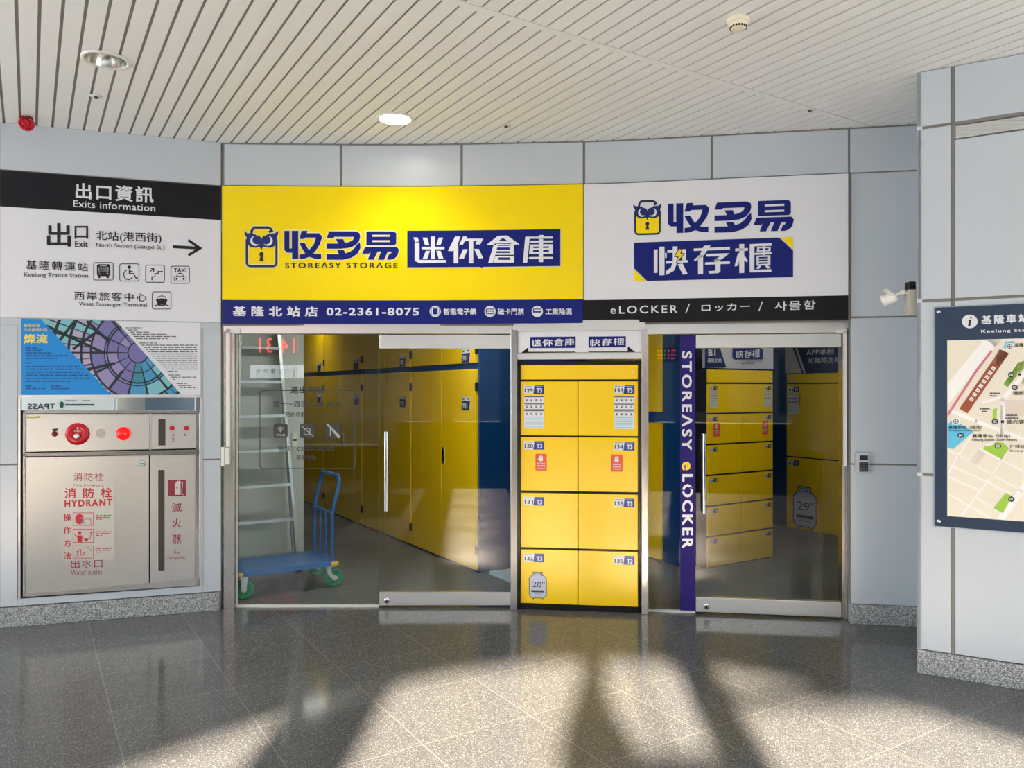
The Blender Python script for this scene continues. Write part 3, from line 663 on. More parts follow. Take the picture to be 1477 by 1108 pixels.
# the three little drawings: pressing a bell, taking the hose, opening the valve
q.disc(512, 397, 27, RED, 34); q.disc(528, 402, 17, STK, 16); q.line([(540, 410), (560, 392), (585, 400), (585, 436)], 3, RED); q.line([(528, 410), (548, 428)], 4, RED)
q.disc(513, 487, 11, RED, 12); q.poly([(497, 502), (530, 502), (528, 546), (500, 546)], RED); q.line([(500, 512), (480, 496)], 5, RED); q.line([(528, 516), (545, 524), (580, 522), (588, 486)], 4, RED); q.disc(588, 484, 6, RED); q.poly([(540, 520), (570, 520), (564, 540), (546, 540)], RED)
q.line([(520+24*math.cos(t*.5), 610+20*math.sin(t*.5)) for t in range(10)], 4, RED); q.line([(498, 606), (546, 612)], 4, RED); q.line([(520, 590), (522, 632)], 4, RED); q.line([(540, 585), (570, 578), (590, 606)], 3, RED); q.line([(486, 640), (505, 622)], 4, RED)
q.build('lettering', stk)
q = MB(); q.lathe(Lp(914, 38, K4, .0065), NLv, [(24*mpx, 0), (24*mpx, .002), (0, .002)], mat('round_sticker', (206, 222, 218), .4)); o = q.build('round_sticker', hd)
q = Print(LEFT.fn(.0092), K4); q.line([(914+20*math.cos(t*.314), 38+20*math.sin(t*.314)) for t in range(20)], 2.5, mat('green_ink', (40, 110, 100), .5), True); q.rect(900, 36, 928, 40, GREYINK); q.build('lettering', o)
# extinguisher door print
q = MB(); slabp(q, LEFT, [K4(x, y) for x, y in rect(1014, 75, 1060, 738)], .0055, .004, STEEL); slabp(q, LEFT, [K4(x, y) for x, y in rect(1019, 80, 1060, 733)], .0062, .004, MATS['slot_dark']); q.build('window_slot', ed)
q = Print(LEFT.fn(.0055), K4); q.rect(1083, 144, 1198, 249, WINE); q2 = Print(LEFT.fn(.0066), K4); q2.poly([(1128, 170), (1140, 152), (1160, 150), (1163, 158), (1163, 240), (1126, 240)], STEELB); q2.line([(1160, 155), (1176, 165), (1170, 235), (1186, 240)], 5, STEELB); q3 = Print(LEFT.fn(.0074), K4); q3.disc(1140, 195, 5, WINE); merge(q, q2, q3)
for ch, y0, y1 in (('滅', 290, 351), ('火', 393, 452), ('器', 498, 557)): q.text(ch, 1107, y0, 1170, y1, WINE, .008)
q.text('Fire', 1120, 600, 1157, 620, WINE, .004); q.text('Extinguisher', 1080, 632, 1196, 660, WINE, .002); q.build('lettering', ed)

# ---------------------------------------------------------------- red sounder, ceiling fittings
def ceilpt(px, py): d = (ZC-EYE)*F/(HY-py); return Vector(((px-CX)/F*d, d, ZC))
root = empty('alarm_sounder', LEFT.P3(37, 177, .19)); tag(root, 'small round red alarm sounder under the ceiling above the exits sign', 'alarm')
b = MB(); c = LEFT.P3(37.5, 177.5, .19); b.lathe(c, NLv, [(.046, -.03), (.048, .0), (.042, .018), (.036, .018), (.034, .008), (.026, .008), (.025, .016), (.012, .016), (.0, .012)], REDP); b.build('sounder_body', root)
b = MB(); b.box(-.03, .03, -.02, .03, 0, .016, mat('dark_red', (96, 18, 24), .4), Matrix.Translation((c.x, c.y, ZC-.017))); b.box(-.014, .014, -.012, .02, -.03, 0, MATS['dark_red'], Matrix.Translation((c.x, c.y, ZC-.017))); b.build('bracket', root)
def downlight(px, py, r, lit, label):
    c = ceilpt(px, py); root = empty('downlight', c); tag(root, label, 'ceiling light')
    b = MB(); b.lathe(c, (0, 0, -1), [(r*.80, -.05), (r*.82, .004), (r*.86, .008), (r*.96, .008), (r, .003), (r, 0)], PLASTIC); b.build('trim_ring', root)
    b = MB()
    if lit: b.lathe(c, (0, 0, -1), [(r*.80, .0025), (r*.4, .006), (0, .007)], mat('lit_diffuser', (255, 250, 240), .4, emit=(255, 248, 236, 14))); b.build('diffuser', root)
    else:
        b.lathe(c, (0, 0, -1), [(r*.81, .003), (r*.72, -.05), (r*.5, -.10), (r*.34, -.115)], mat('reflector', (200, 198, 190), .18, metal=.9)); b.build('reflector', root)
        b = MB(); b.lathe(c, (0, 0, -1), [(r*.34, -.112), (r*.3, -.07), (r*.16, -.055), (0, -.05)], mat('bulb_glass', (236, 232, 220), .2)); b.build('bulb', root)
    return root, c
downlight(153, 86.5, .128, False, 'unlit round downlight in the ceiling above the exits sign')
root, c = downlight(570, 171.3, .128, True, 'lit round downlight in the ceiling above the yellow sign')
d = bpy.data.lights.new('downlight_lamp', 'SPOT'); d.energy = 14; d.spot_size = 2.2; d.spot_blend = .6; d.shadow_soft_size = .09; d.color = (1, .96, .9)
o = bpy.data.objects.new('downlight_lamp', d); COL.objects.link(o); o.location = c+Vector((0, 0, -.03)); o.parent = root; o.matrix_parent_inverse = Matrix.Translation(-c)
for px, py, lab in ((138.5, 138.5, 'tiny white sprinkler head near the unlit downlight'), (730, 181, 'tiny sprinkler head in the ceiling right of the lit downlight'), (1168, 157.5, 'tiny sprinkler head in the ceiling below the smoke detector')):
    c = ceilpt(px, py); root = empty('sprinkler', c); tag(root, lab, 'sprinkler')
    b = MB(); b.lathe(c, (0, 0, -1), [(.036, 0), (.036, .004), (.016, .006), (.014, .006)], PLASTIC); b.build('escutcheon', root)
    b = MB(); b.lathe(c, (0, 0, -1), [(.013, 0), (.013, .006), (.010, .009), (.008, .012), (.013, .013), (.013, .015), (0, .015)], mat('brass_dark', (92, 80, 66), .4, metal=.6)); b.build('head', root)
c = ceilpt(1065, 28); root = empty('smoke_detector', c); tag(root, 'cream dome smoke detector on the slatted ceiling', 'smoke detector')
CREAM = mat('cream_plastic', (240, 232, 204), .4)
b = MB(); b.lathe(c, (0, 0, -1), [(.055, 0), (.055, .016), (.048, .022), (.046, .022)], CREAM); b.build('base', root)
b = MB(); b.lathe(c, (0, 0, -1), [(.046, .02), (.045, .034), (.034, .05), (.03, .051), (0, .053)], CREAM)
for k in range(18):
    a = 2*math.pi*k/18; q = c+Vector((math.cos(a)*.0405, math.sin(a)*.0405, -.041)); b.box(-.004, .004, -.002, .002, -.005, .005, BLACK, Matrix.Translation(q) @ Matrix.Rotation(a+math.pi/2, 4, 'Z'))
b.build('sensor_dome', root)

# ---------------------------------------------------------------- map board on the block
root = empty('map_board', BLK.P3(1400, 760, .01)); tag(root, 'navy framed area map board of streets on the projecting grey block', 'map board')
MAPB = mat('map_navy', (44, 62, 86), .22, noise=.12, scale=5, bump=.25); ACR = mat('acrylic_edge', (170, 186, 196), .1)
def bx(px): q = BLK.hit(px)[0]; return (q-A0).length
x0 = bx(1348); zt = BLK.z(1348, 444.5); zbm = BLK.z(1348, 758); W_ = 1.15
b = MB(); bslab(b, x0, x0+W_, zbm, zt, .004, .02, MAPB); b.build('board', root, bevel=.003)
b = MB(); bslab(b, x0-.006, x0+W_+.006, zbm-.006, zt+.006, .0, .005, ACR); b.build('backing_sheet', root)
M8 = crop(1340, 590, .1625); M7 = crop(1340, 430, .15342)
CR = mat('map_cream', (240, 232, 214), .35); RD = mat('map_road', (252, 250, 246), .35); GN = mat('map_green', (160, 206, 70), .4); WA = mat('map_water', (96, 196, 232), .4); BR = mat('map_brown', (160, 84, 54), .4); PK = mat('map_pink', (214, 120, 140), .4); TN = mat('map_tan', (226, 214, 200), .4)
mfn = BLK.fn(.021); mf2 = BLK.fn(.0216); mf3 = BLK.fn(.0222); mf4 = BLK.fn(.0228)
xin = bx(1366.3); zi0 = BLK.z(1366, 743.7); zi1 = BLK.z(1366, 491.5)
b = MB(); bslab(b, xin, x0+W_-.05, zi0, zi1, .019, .0208, CR); b.build('map_field', root)
WN = [(1366.8, 492), (1500, 487.8), (1500, 753.5), (1366.8, 743.2)]
def mpoly(P, pts, m, K_):
    q = clip([K_(*t) for t in pts], WN)
    if len(q) > 2: P.poly(q, m)
def mline(P, pts, wd, m, K_):
    for a, c in zip(pts, pts[1:]):
        v = (Vector(c)-Vector(a)); n = v.normalized().orthogonal()*wd/2; v = v.normalized()*wd*.3
        mpoly(P, [(a[0]+n.x-v.x, a[1]+n.y-v.y), (c[0]+n.x+v.x, c[1]+n.y+v.y), (c[0]-n.x+v.x, c[1]-n.y+v.y), (a[0]-n.x-v.x, a[1]-n.y-v.y)], m, K_)
P = Print(mfn)
mpoly(P, [(840, 600), (920, 600), (740, 840), (700, 810)], GN, M7); mpoly(P, [(860, 560), (960, 520), (960, 800), (780, 860), (740, 830)], CR, M7); mpoly(P, [(835, 610), (892, 590), (892, 660), (735, 835), (702, 810)], GN, M7); mpoly(P, [(880, 720), (960, 660), (960, 820), (830, 800)], GN, M7)
mpoly(P, [(600, 1050), (640, 1030), (636, 1108), (600, 1108)], GN, M7)
mpoly(P, [(700, 960), (900, 960), (960, 1108), (690, 1108)], TN, M7)
P2 = Print(mf2)
mline(P2, [(-20, 1140), (600, 390), (760, 220)], 130, RD, M7)
mline(P2, [(690, 1300), (690, 960), (960, 640)], 44, RD, M7); mline(P2, [(500, 985), (690, 930)], 24, RD, M7)
mline(P2, [(200, 20), (420, 110), (900, 290)], 34, RD, M8); mline(P2, [(640, -20), (640, 220)], 28, RD, M8)
for l in ([(160, 360), (360, 470), (840, 740)], [(200, 505), (500, 640)], [(165, 600), (440, 720)], [(180, 760), (540, 965)], [(520, 650), (720, 750)], [(640, 455), (860, 565)], [(470, 365), (640, 455)], [(700, 365), (560, 590), (290, 945)], [(360, 470), (440, 370), (560, 300), (640, 300)], [(420, 790), (620, 900)], [(270, 400), (380, 230)], [(180, 560), (260, 400)]): mline(P2, l, 14, RD, M8)
mline(P2, [(640, 970), (900, 620)], 60, RD, M8)
P3_ = Print(mf3)
mline(P3_, [(170, 1108), (440, 690), (585, 500)], 22, PK, M7)
mpoly(P3_, [(670, 482), (752, 520), (362, 1085), (285, 1040)], BR, M7); mpoly(P3_, [(660, 482), (752, 520), (660, 640), (590, 605)], mat('map_brown_pale', (182, 124, 104), .4), M7)
mpoly(P3_, [(720, 410), (800, 405), (800, 470), (700, 470)], WA, M7)
mpoly(P3_, [(160, 140), (215, 95), (395, 200), (215, 358), (160, 345)], WA, M8)
mpoly(P3_, [(475, 350), (500, 330), (560, 325), (590, 290), (660, 300), (710, 350), (645, 450)], GN, M8); mpoly(P3_, [(680, 745), (740, 775), (655, 925), (572, 880)], GN, M8)
mpoly(P3_, [(440, 360), (500, 395), (420, 500), (365, 470)], TN, M8); mpoly(P3_, [(567, 10), (600, 0), (600, 85), (567, 95)], GN, M8)
merge(P, P2, P3_); P.build('street_map', root)
BADGE = mat('map_badge', (44, 44, 50), .4)
def badge(t, x, y, K_):
    P = Print(mf4); P4 = Print(BLK.fn(.0234)); P.poly([K_(x+29*math.cos(a*.2618), y+24*math.sin(a*.2618)) for a in range(24)], BADGE); q = [K_(x-17, y-13), K_(x+17, y+13)]; P4.text(t, q[0][0], q[0][1], q[1][0], q[1][1], WHITE, .03); merge(P, P4); P.build('map_badge', root)
badge('01', 772, 721, M7); badge('03', 806, 840, M7); badge('02', 585, 112, M8); badge('04', 281, 233, M8); badge('05', 612, 329, M8); badge('07', 731, 801, M8)
PT_ = Print(mf4, None, ('map_lettering', root))
def tx(t, x0, y0, x1, y1, K_, bold=.012, m=INK): a = K_(x0, y0); c = K_(x1, y1); PT_.text(t, a[0], a[1], c[0], c[1], m, bold)
for x0, y0, x1 in ((322, 231, 372), (655, 328, 700), (775, 801, 822)): P.poly([M8(*t) for t in rect(x0, y0, x1, y0+9)], INK)
P = Print(mf4); P4 = Print(BLK.fn(.0234))
tx('基隆車站（南站）', 172, 146, 466, 180, M8); tx('Keelung Station (South Station)', 172, 186, 458, 200, M8, .004); tx('基隆車站（南站）', 384, 222, 720, 256, M8); tx('Keelung Station (South Station)', 382, 262, 780, 290, M8, .004)
tx('國光客運', 692, 95, 900, 130, M8); tx('仁祥診所', 716, 318, 900, 352, M8, .006); tx('Renxiang', 718, 362, 832, 384, M8, .004); tx('港西街', 785, 875, 945, 912, M7, .006)
tx('基隆', 806, 424, 888, 458, M7, .01)
for x, y, K_ in ((848, 720, M7), (652, 113, M8)): P.rrect(*K_(x-19, y-17), *K_(x+19, y+17), 1, 0, RD); P4.poly([K_(*t) for t in rect(x-14, y-13, x+14, y+8)], INK); P4.poly([K_(*t) for t in rect(x-12, y+8, x-5, y+14)], INK); P4.poly([K_(*t) for t in rect(x+5, y+8, x+12, y+14)], INK)
for x, y, K_ in ((760, 454, M7), (238, 110, M8)):
    P.poly([K_(*t) for t in rect(x-33, y-28, x+33, y+28)], RD); P4.line([K_(x+23*math.cos(a*.4189), y+20*math.sin(a*.4189)) for a in range(15)], .8, BADGE, True); P4.line([K_(x, y-20), K_(x, y+20)], .8, BADGE); P4.line([K_(x-22, y), K_(x+22, y)], .8, BADGE)
rnd = random.Random(9)
for x0, x1, y, K_ in ((572, 670, 890, M7), (570, 640, 914, M7), (478, 575, 1035, M7), (500, 548, 1060, M7), (684, 782, 50, M8), (676, 795, 75, M8)): 
    q0 = K_(x0, y); q1 = K_(x1, y+13); x = q0[0]
    while x < q1[0]: P.rect(x, q0[1], min(q1[0], x+1.6), q1[1], GREYINK); x += 2.1
GR2 = 8
for i in range(8):      # the pale characters painted along the long brown building
    t = i/7; c_ = (605-205*t, 662+288*t); a = math.radians(-56)
    P.poly([M7(c_[0]+dx*math.cos(a)-dy*math.sin(a), c_[1]+dx*math.sin(a)+dy*math.cos(a)) for dx, dy in ((-17, -18), (17, -18), (17, 18), (-17, 18))], RD)
    for s_ in (-8, 4): P4.poly([M7(c_[0]+dx*math.cos(a)-dy*math.sin(a), c_[1]+dx*math.sin(a)+dy*math.cos(a)) for dx, dy in ((-13, s_), (12, s_), (12, s_+4), (-13, s_+4))], BR)
merge(P, P4); P.build('map_symbols', root)
P = Print(mfn); P.disc(*M7(383, 220), 11.3, WHITE, ry=9.8); P4 = Print(mf2); a = M7(362, 178); c = M7(404, 262); P4.poly([M7(*t) for t in ((372, 208), (398, 202), (388, 250), (396, 252), (392, 260), (366, 262), (376, 216), (370, 214))], INK); P4.poly([M7(395+8*math.cos(k*.524), 186+8*math.sin(k*.524)) for k in range(12)], INK); merge(P, P4); P.build('information_symbol', root); P = Print(mfn, None, ('title_lettering', root))
P.text('基隆車站', 1415.5, 455.2, 1484, 468.2, WHITE, .03, 1.35, 452, 465); a = M7(490, 300); P.text('Keelung Station', a[0], 475.6, 1500, 481.5, WHITE, .02, 1.2, 473.4, 479.2)
q = MB()
for px, py in ((1354, 752), (1354, 450)): q.lathe(BLK.P3(px, py, .02), Vector((NB.x, NB.y, 0)), [(.011, 0), (.011, .004), (.006, .007), (0, .007)], CHROME)
q.build('screw_cap', root)

# ---------------------------------------------------------------- security camera and card reader
root = empty('security_camera', (2.3, 4.6, 2.2)); tag(root, 'white security camera on a small arm from the edge of the projecting block', 'security camera')
D = 4.56
def at(px, py, d=D): return Vector(((px-CX)/F*d, d, EYE+(HY-py)/F*d))
b = MB(); b.box(-.022, .022, -.03, .03, -.09, .06, mat('beige_box', (186, 182, 172), .4), Matrix.Translation(at(1313, 433)) ); b.build('junction_box', root, bevel=.003)
b = MB(); b.box(-.02, .02, -.03, .03, -.025, .025, BLACK, Matrix.Translation(at(1313, 413)) ); b.build('cable_gland', root, bevel=.006)
b = MB(); b.tube([at(1309, 423), at(1303, 421), at(1298, 424)], .009, PLASTIC); b.lathe(at(1302, 421), (-1, 0, 0), [(.0, -.012), (.012, -.01), (.016, 0), (.012, .01), (0, .012)], PLASTIC); b.tube([at(1301, 421), at(1293, 425), at(1290, 428)], [.010, .008, .012], PLASTIC); b.build('arm', root)
ax = (at(1277, 433.5, D+.055)-at(1295, 427, D+.01)).normalized()
b = MB(); b.lathe(at(1294, 427, D+.01), ax, [(0, 0), (.024, .002), (.029, .012), (.033, .055), (.035, .08), (.031, .084), (0, .084)], PLASTIC, n=20); body = b.build('camera_body', root)
b = MB(); b.lathe(at(1294, 427, D+.01)+ax*.0845, ax, [(.022, 0), (.018, .002), (0, .003)], BLACK, n=16); b.build('lens', body)
b = MB(); T = Matrix.Translation(at(1281.5, 422.5)) @ Matrix.Rotation(math.radians(38), 4, 'Y'); b.box(-.032, .026, -.02, .02, -.004, .004, PLASTIC, T); b.build('sun_hood', body, bevel=.002)
root = empty('card_reader', SHOP.P3(1242, 668, 0)); tag(root, 'small grey keypad card reader on the wall beside the lettered purple strip entrance', 'card reader')
b = MB(); slabp(b, SHOP, [(1234, 654), (1235.5, 652.5), (1253, 652.5), (1254.5, 654), (1254.5, 681), (1252, 683), (1236, 683), (1234, 681)], .03, .03, mat('reader_silver', (196, 200, 204), .3)); b.build('housing', root, bevel=.003)
b = MB(); slabp(b, SHOP, rect(1240, 657, 1252, 664), .032, .004, mat('screen_dark', (30, 40, 58), .15)); b.build('screen', root)
b = MB(); slabp(b, SHOP, rect(1239.5, 667, 1252.5, 680.5), .032, .004, BLACK); kp = b.build('keypad', root)
b = MB()
for i in range(3):
    for j in range(4): slabp(b, SHOP, rect(1240.3+i*4.1, 667.8+j*3.1, 1243.4+i*4.1, 670.1+j*3.1), .0332, .002, GREYINK)
b.build('key', kp)
# ---------------------------------------------------------------- stainless shop-front frame
DL = flat(341, 875.8, 737, 875.4); DR = flat(1006, 884.6, 1213, 892.6); LK = flat(746.5, 877.8, 925, 884)
ZH = 2.07
b = MB()
slabz(b, DL, 319.5, 741, ZH, 2.165, .05, .10, STEELB); slabz(b, LK, 741, 931, 2.085, 2.165, .05, .10, STEELB); slabz(b, DR, 928, 1226, ZH-.012, 2.165, .05, .10, STEELB)
slabz(b, DL, 322, 338, 0, ZH+.02, .05, .10, JAMB); slabz(b, LK, 736.5, 746, 0, 2.1, .05, .12, JAMB); slabz(b, LK, 925.5, 934.3, 0, 2.1, .05, .12, JAMB)
slabz(b, DR, 1214.5, 1219.5, 0, ZH, .03, .10, JAMB); slabz(b, DR, 1220.3, 1226, 0, ZH+.02, .05, .10, JAMB)
slabz(b, LK, 746, 926, 1.875, 1.925, .03, .10, STEELB); slabz(b, LK, 746, 926, 1.90, 2.1, -.02, .05, JOINT)
tag(b.build('trim_2', bevel=.003), kind='structure')
WH2 = mat('gasket_white', (222, 222, 214), .4)
b = MB(); slabz(b, DL, 326, 331.5, zl(328, 645, .03), ZH+.035, .066, .016, PLASTIC); slabz(b, DL, 326, 345.5, ZH+.004, ZH+.04, .066, .016, PLASTIC); tag(b.build('cable_trunking'), 'white cable trunking bent over the top left corner of the storage shop front', 'cable trunking')
b = MB(); slabz(b, DR, 1217, 1221.5, 1.105, ZH+.0, .068, .016, PLASTIC); slabz(b, DR, 1207, 1221.5, ZH-.02, ZH+.008, .068, .016, PLASTIC); tag(b.build('cable_trunking'), 'white cable trunking down the steel jamb next to the keypad card reader', 'cable trunking')
root = empty('door_contact', DL.P3(326, 672, .05)); tag(root, 'white two-piece door contact box on the steel jamb beside the hydrant cabinet wall', 'door contact')
b = MB(); slabp(b, DL, rect(318.5, 645, 323.5, 673), .085, .034, PLASTIC); b.build('housing', root, bevel=.003)
b = MB(); slabp(b, DL, rect(324.3, 646, 330.5, 670.5), .085, .034, PLASTIC); b.build('cover', root, bevel=.004)

def pane(mb, path, x0, x1, z0, z1, off=0.0, th=.010):
    slabz(mb, path, x0, x1, z0, z1, off, .0, GLASS) if th == 0 else None
def sheet(mb, path, x0, x1, z0, z1, m, off=0.0):
    A, _ = path.hit(x0, off); B, _ = path.hit(x1, off); mb.add([(A.x, A.y, z0), (B.x, B.y, z0), (B.x, B.y, z1), (A.x, A.y, z1)], [(0, 1, 2, 3)], m)
# fixed pane on the left with its opening-hours print
b = MB(); sheet(b, DL, 341, 546.3, .012, ZH, GLASS); win1 = b.build('window_1'); tag(win1, kind='structure')
b = MB(); slabz(b, DL, 341, 546.5, 0, .016, .012, .03, WH2); slabz(b, DL, 341, 342.6, 0, ZH, .006, .012, WH2); b.build('window_frame', win1)
EDGE = mat('glass_edge', (44, 66, 60), .15); VG = mat('vinyl_grey', (50, 54, 54), .5)
b = MB(); slabz(b, DL, 546, 546.9, .016, ZH, .004, .008, EDGE); b.build('glass_edge', win1)
Kd = crop(310, 460, .1985)
q = Print(DL.fn(.002), Kd); q.rrect(327, 521, 1014, 1088, 22, 6, VG); q.text('進出時間', 548, 490, 795, 543, VG, .012); q.text('週一～週日 05:00-24:00', 425, 598, 915, 640, VG, .008); q.text('預約參觀', 510, 678, 660, 716, VG, .008); q.text('電話：02-2361-8075', 460, 926, 862, 962, VG, .008); q.text('基隆北站', 590, 990, 735, 1026, VG, .008)
for x in (425, 617, 806): q.rrect(x, 762, x+104, 866, 14, 0, VG)
q2 = Print(DL.fn(.003), Kd); PALE = mat('vinyl_pale', (170, 176, 170), .5)
for r in (10, 22, 34): q2.line([(477+r*math.cos(t), 822+r*math.sin(t)) for t in [math.radians(a) for a in range(-140, -39, 20)]], 5, PALE)
q2.disc(477, 818, 5, PALE); q2.text('Wi-Fi', 444, 836, 510, 854, PALE, .02); q2.line([(628, 776), (712, 852)], 6, PALE); q2.rrect(648, 796, 690, 840, 6, 5, PALE); q2.poly([(806, 762), (822, 762), (910, 850), (910, 866), (896, 866)], PALE); q2.rect(836, 800, 844, 850, PALE); merge(q, q2); q.build('opening_hours_lettering', win1)
def glass_door(name, path, x0, x1, tr, brl, hx, hy0, hy1, lx):
    root = empty(name, path.P3((x0+x1)/2, 876)); root.location.z = 0; tag(root, kind='structure')
    b = MB(); sheet(b, path, x0, x1, .05, ZH-.02, GLASS, .004); b.build('glass_panel', root)
    b = MB(); slabz(b, path, x0, x1, tr[0], tr[1], .03, .06, STEELB); b.build('top_rail', root, bevel=.003)
    b = MB(); slabz(b, path, x0, x1, brl[0], brl[1], .03, .06, STEELB); br_ = b.build('bottom_rail', root, bevel=.003)
    q, n = path.hit(lx, .03); c = Vector((q.x, q.y, (brl[0]+brl[1])/2-.01)); N = Vector((n.x, n.y, 0))
    b = MB(); b.lathe(c, N, [(.022, 0), (.022, .006), (.018, .009), (0, .009)], CHROME); b.box(-.004, .004, -.001, .001, -.012, .012, BLACK, Matrix.Translation(c+N*.0095) @ Matrix.Rotation(math.atan2(-n.x, n.y)+math.pi, 4, 'Z')); b.build('lock', br_)
    def hp(y, o): q, n = path.hit(hx, o); return Vector((q.x, q.y, path.z(hx, y, 0)))
    b = MB(); b.tube([hp(hy0, .07), hp(hy1, .07)], .0135, CHROME, 14)
    for y in (hy0+16, hy1-16): b.tube([hp(y, .07), hp(y, .0)], .009, STEEL)
    b.tube([hp(hy0+4, -.06), hp(hy1-4, -.06)], .0135, STEEL, 14)
    for y in (hy0+16, hy1-16): b.tube([hp(y, -.06), hp(y, .0)], .009, STEEL)
    b.build('door_handle', root); return root
glass_door('door_1', DL, 547.4, 736.5, (1.96, 2.064), (.018, .118), 557, 622, 735, 558)
glass_door('door_2', DR, 1004, 1213.5, (1.955, 2.052), (.018, .126), 1016, 625, 739, 1019)
b = MB(); sheet(b, DR, 934, 1003.2, .012, ZH, GLASS); win2 = b.build('window_2'); tag(win2, kind='structure')
b = MB(); slabz(b, DR, 934, 1003, 0, .016, .012, .03, WH2); slabz(b, DR, 934, 935.2, 0, ZH, .006, .012, WH2); b.build('window_frame', win2)
PUR = mat('vinyl_purple', (50, 38, 118), .6, spec=.15)
b = MB(); slabz(b, DR, 981.2, 1003, .016, ZH-.02, .003, .002, PUR); vs_ = b.build('vinyl_strip', win2)
Kr = lambda x, y: (x, y)
q = Print(DR.fn(.0045)); q.text('STORE\u039bSY', 983.4, 506.5, 998.6, 649.5, WHITE, .03, 1.28, mode='down'); q.text('e', 983.6, 666, 996, 678.5, LYEL, .03, mode='down'); q.text('LOCKER', 983.8, 684, 999.6, 791, WHITE, .035, 1.28, mode='down')
q2 = Print(DR.fn(.0055)); q2.line([(983, 706.5), (988.5, 709.5)], 2.2, PUR); q2.line([(994.5, 702.5), (1000, 705.5)], 2.2, PUR); merge(q, q2); q.build('lettering', vs_)

# ---------------------------------------------------------------- direction board over the middle lockers
root = empty('direction_sign', LK.P3(836, 510, .03)); tag(root, 'small white sign with arrows both ways over the middle yellow lockers', 'sign')
b = MB(); slabz(b, LK, 746.8, 925, 1.926, 2.084, .034, .02, WHITE); b.build('sign_board', root)
K5 = crop(735, 460, .1985)
q = Print(LK.fn(.036), K5); q.poly([(150, 132), (480, 129), (480, 211), (150, 213)], BLUE); q.build('blue_panel', root); q = Print(LK.fn(.036), K5); q.poly([(573, 129), (845, 127), (845, 206), (573, 209)], BLUE); q.build('blue_panel', root)
q = Print(LK.fn(.0372), K5)
m1 = quadmap((92, 108, 1240, 342), (163, 147), (468, 143), (470, 196), (163, 200), lambda x, y: K5(x, y)); qa = Print(LK.fn(.0372), m1)
for pl in MINI: qa.poly(pl, WHITE)
m2 = quadmap((245, 405, 1210, 662), (586, 142), (832, 139), (832, 194), (586, 198), lambda x, y: K5(x, y)); qb = Print(LK.fn(.0372), m2)
for pl in FAST: qb.poly(pl, WHITE)
qa.build('panel_lettering', root); qb.build('panel_lettering', root)
q = Print(LK.fn(.036), K5); q.poly([(85, 246), (135, 206), (135, 239), (480, 238), (480, 243), (85, 247)], BLACK); q.build('arrow', root); q = Print(LK.fn(.036), K5); q.poly([(912, 240), (858, 198), (858, 236), (573, 237), (573, 242), (912, 241)], BLACK); q.build('arrow', root)

# ---------------------------------------------------------------- electronic lockers
def frame(o, ang):
    ex = Vector((math.cos(ang), math.sin(ang), 0)); n = Vector((math.sin(ang), -math.cos(ang), 0)); o = Vector((o[0], o[1], 0))
    return lambda a, z, d=0.0: o+ex*a+n*d+Vector((0, 0, z))
def lbox(mb, L, a0, a1, z0, z1, d0, d1, m):
    mb.prism([L(a0, z0, d1), L(a1, z0, d1), L(a1, z1, d1), L(a0, z1, d1)], [L(a0, z0, d0), L(a1, z0, d0), L(a1, z1, d0), L(a0, z1, d0)], m)
PBL = mat('plate_blue', (30, 48, 140), .4); SKY = mat('sticker_cyan', (176, 220, 230), .4); CASE = mat('suitcase_grey', (196, 204, 222), .4); PNAV = mat('plate_navy', (24, 34, 74), .4)
def number_plate(L, a, z, num, zone, par, pb=PBL, k=1.0):
    """a plate .15 wide whose upper left corner stands at (a, z)"""
    f = lambda x, y: L(a+x*k, z-y*k, .0172); f2 = lambda x, y: L(a+x*k, z-y*k, .0182)
    q = Print(f); q.poly([(0, 0), (.078, 0), (.07, .064), (0, .064)], WHITE); q.poly([(.078, 0), (.15, 0), (.15, .064), (.07, .064)], pb)
    q2 = Print(f2)
    if num: q2.text(num, .006, .022, .068, .053, PNAV, .022)
    if zone: q2.text(zone, .094, .020, .136, .056, WHITE, .035)
    for i in range(6): q2.rect(.008+i*.01, .006, .015+i*.01, .011, GREYINK); q2.rect(.088+i*.009, .006, .094+i*.009, .010, SKY)
    merge(q, q2); return q.build('number_plate', par)
def instruction(L, a, z, par, k=1.0):
    f = lambda x, y: L(a+x*k, z-y*k, .0172); f2 = lambda x, y: L(a+x*k, z-y*k, .0182)
    q = Print(f); q.rect(0, 0, .15, .245, WHITE); q2 = Print(f2); rnd = random.Random(4)
    for y in (.005, .058, .108): q2.rect(.003, y, .147, y+.006, BLACK)
    q2.rect(.003, .099, .147, .102, BLACK)
    for y in (.022, .074, .128):
        for i in range(4): q2.rect(.014+i*.036, y, .026+i*.036, y+.016, GREYINK); q2.rect(.016+i*.036, y+.004, .022+i*.036, y+.009, WHITE)
    for i, y in enumerate((.168, .205)): q2.rect(.01, y, .14, y+.012, SKY)
    for y in (.160, .190, .200, .232): q2.rect(.01, y, .14, y+.002, mat('cyan_ink', (60, 150, 170), .5))
    merge(q, q2); return q.build('instruction_sticker', par)
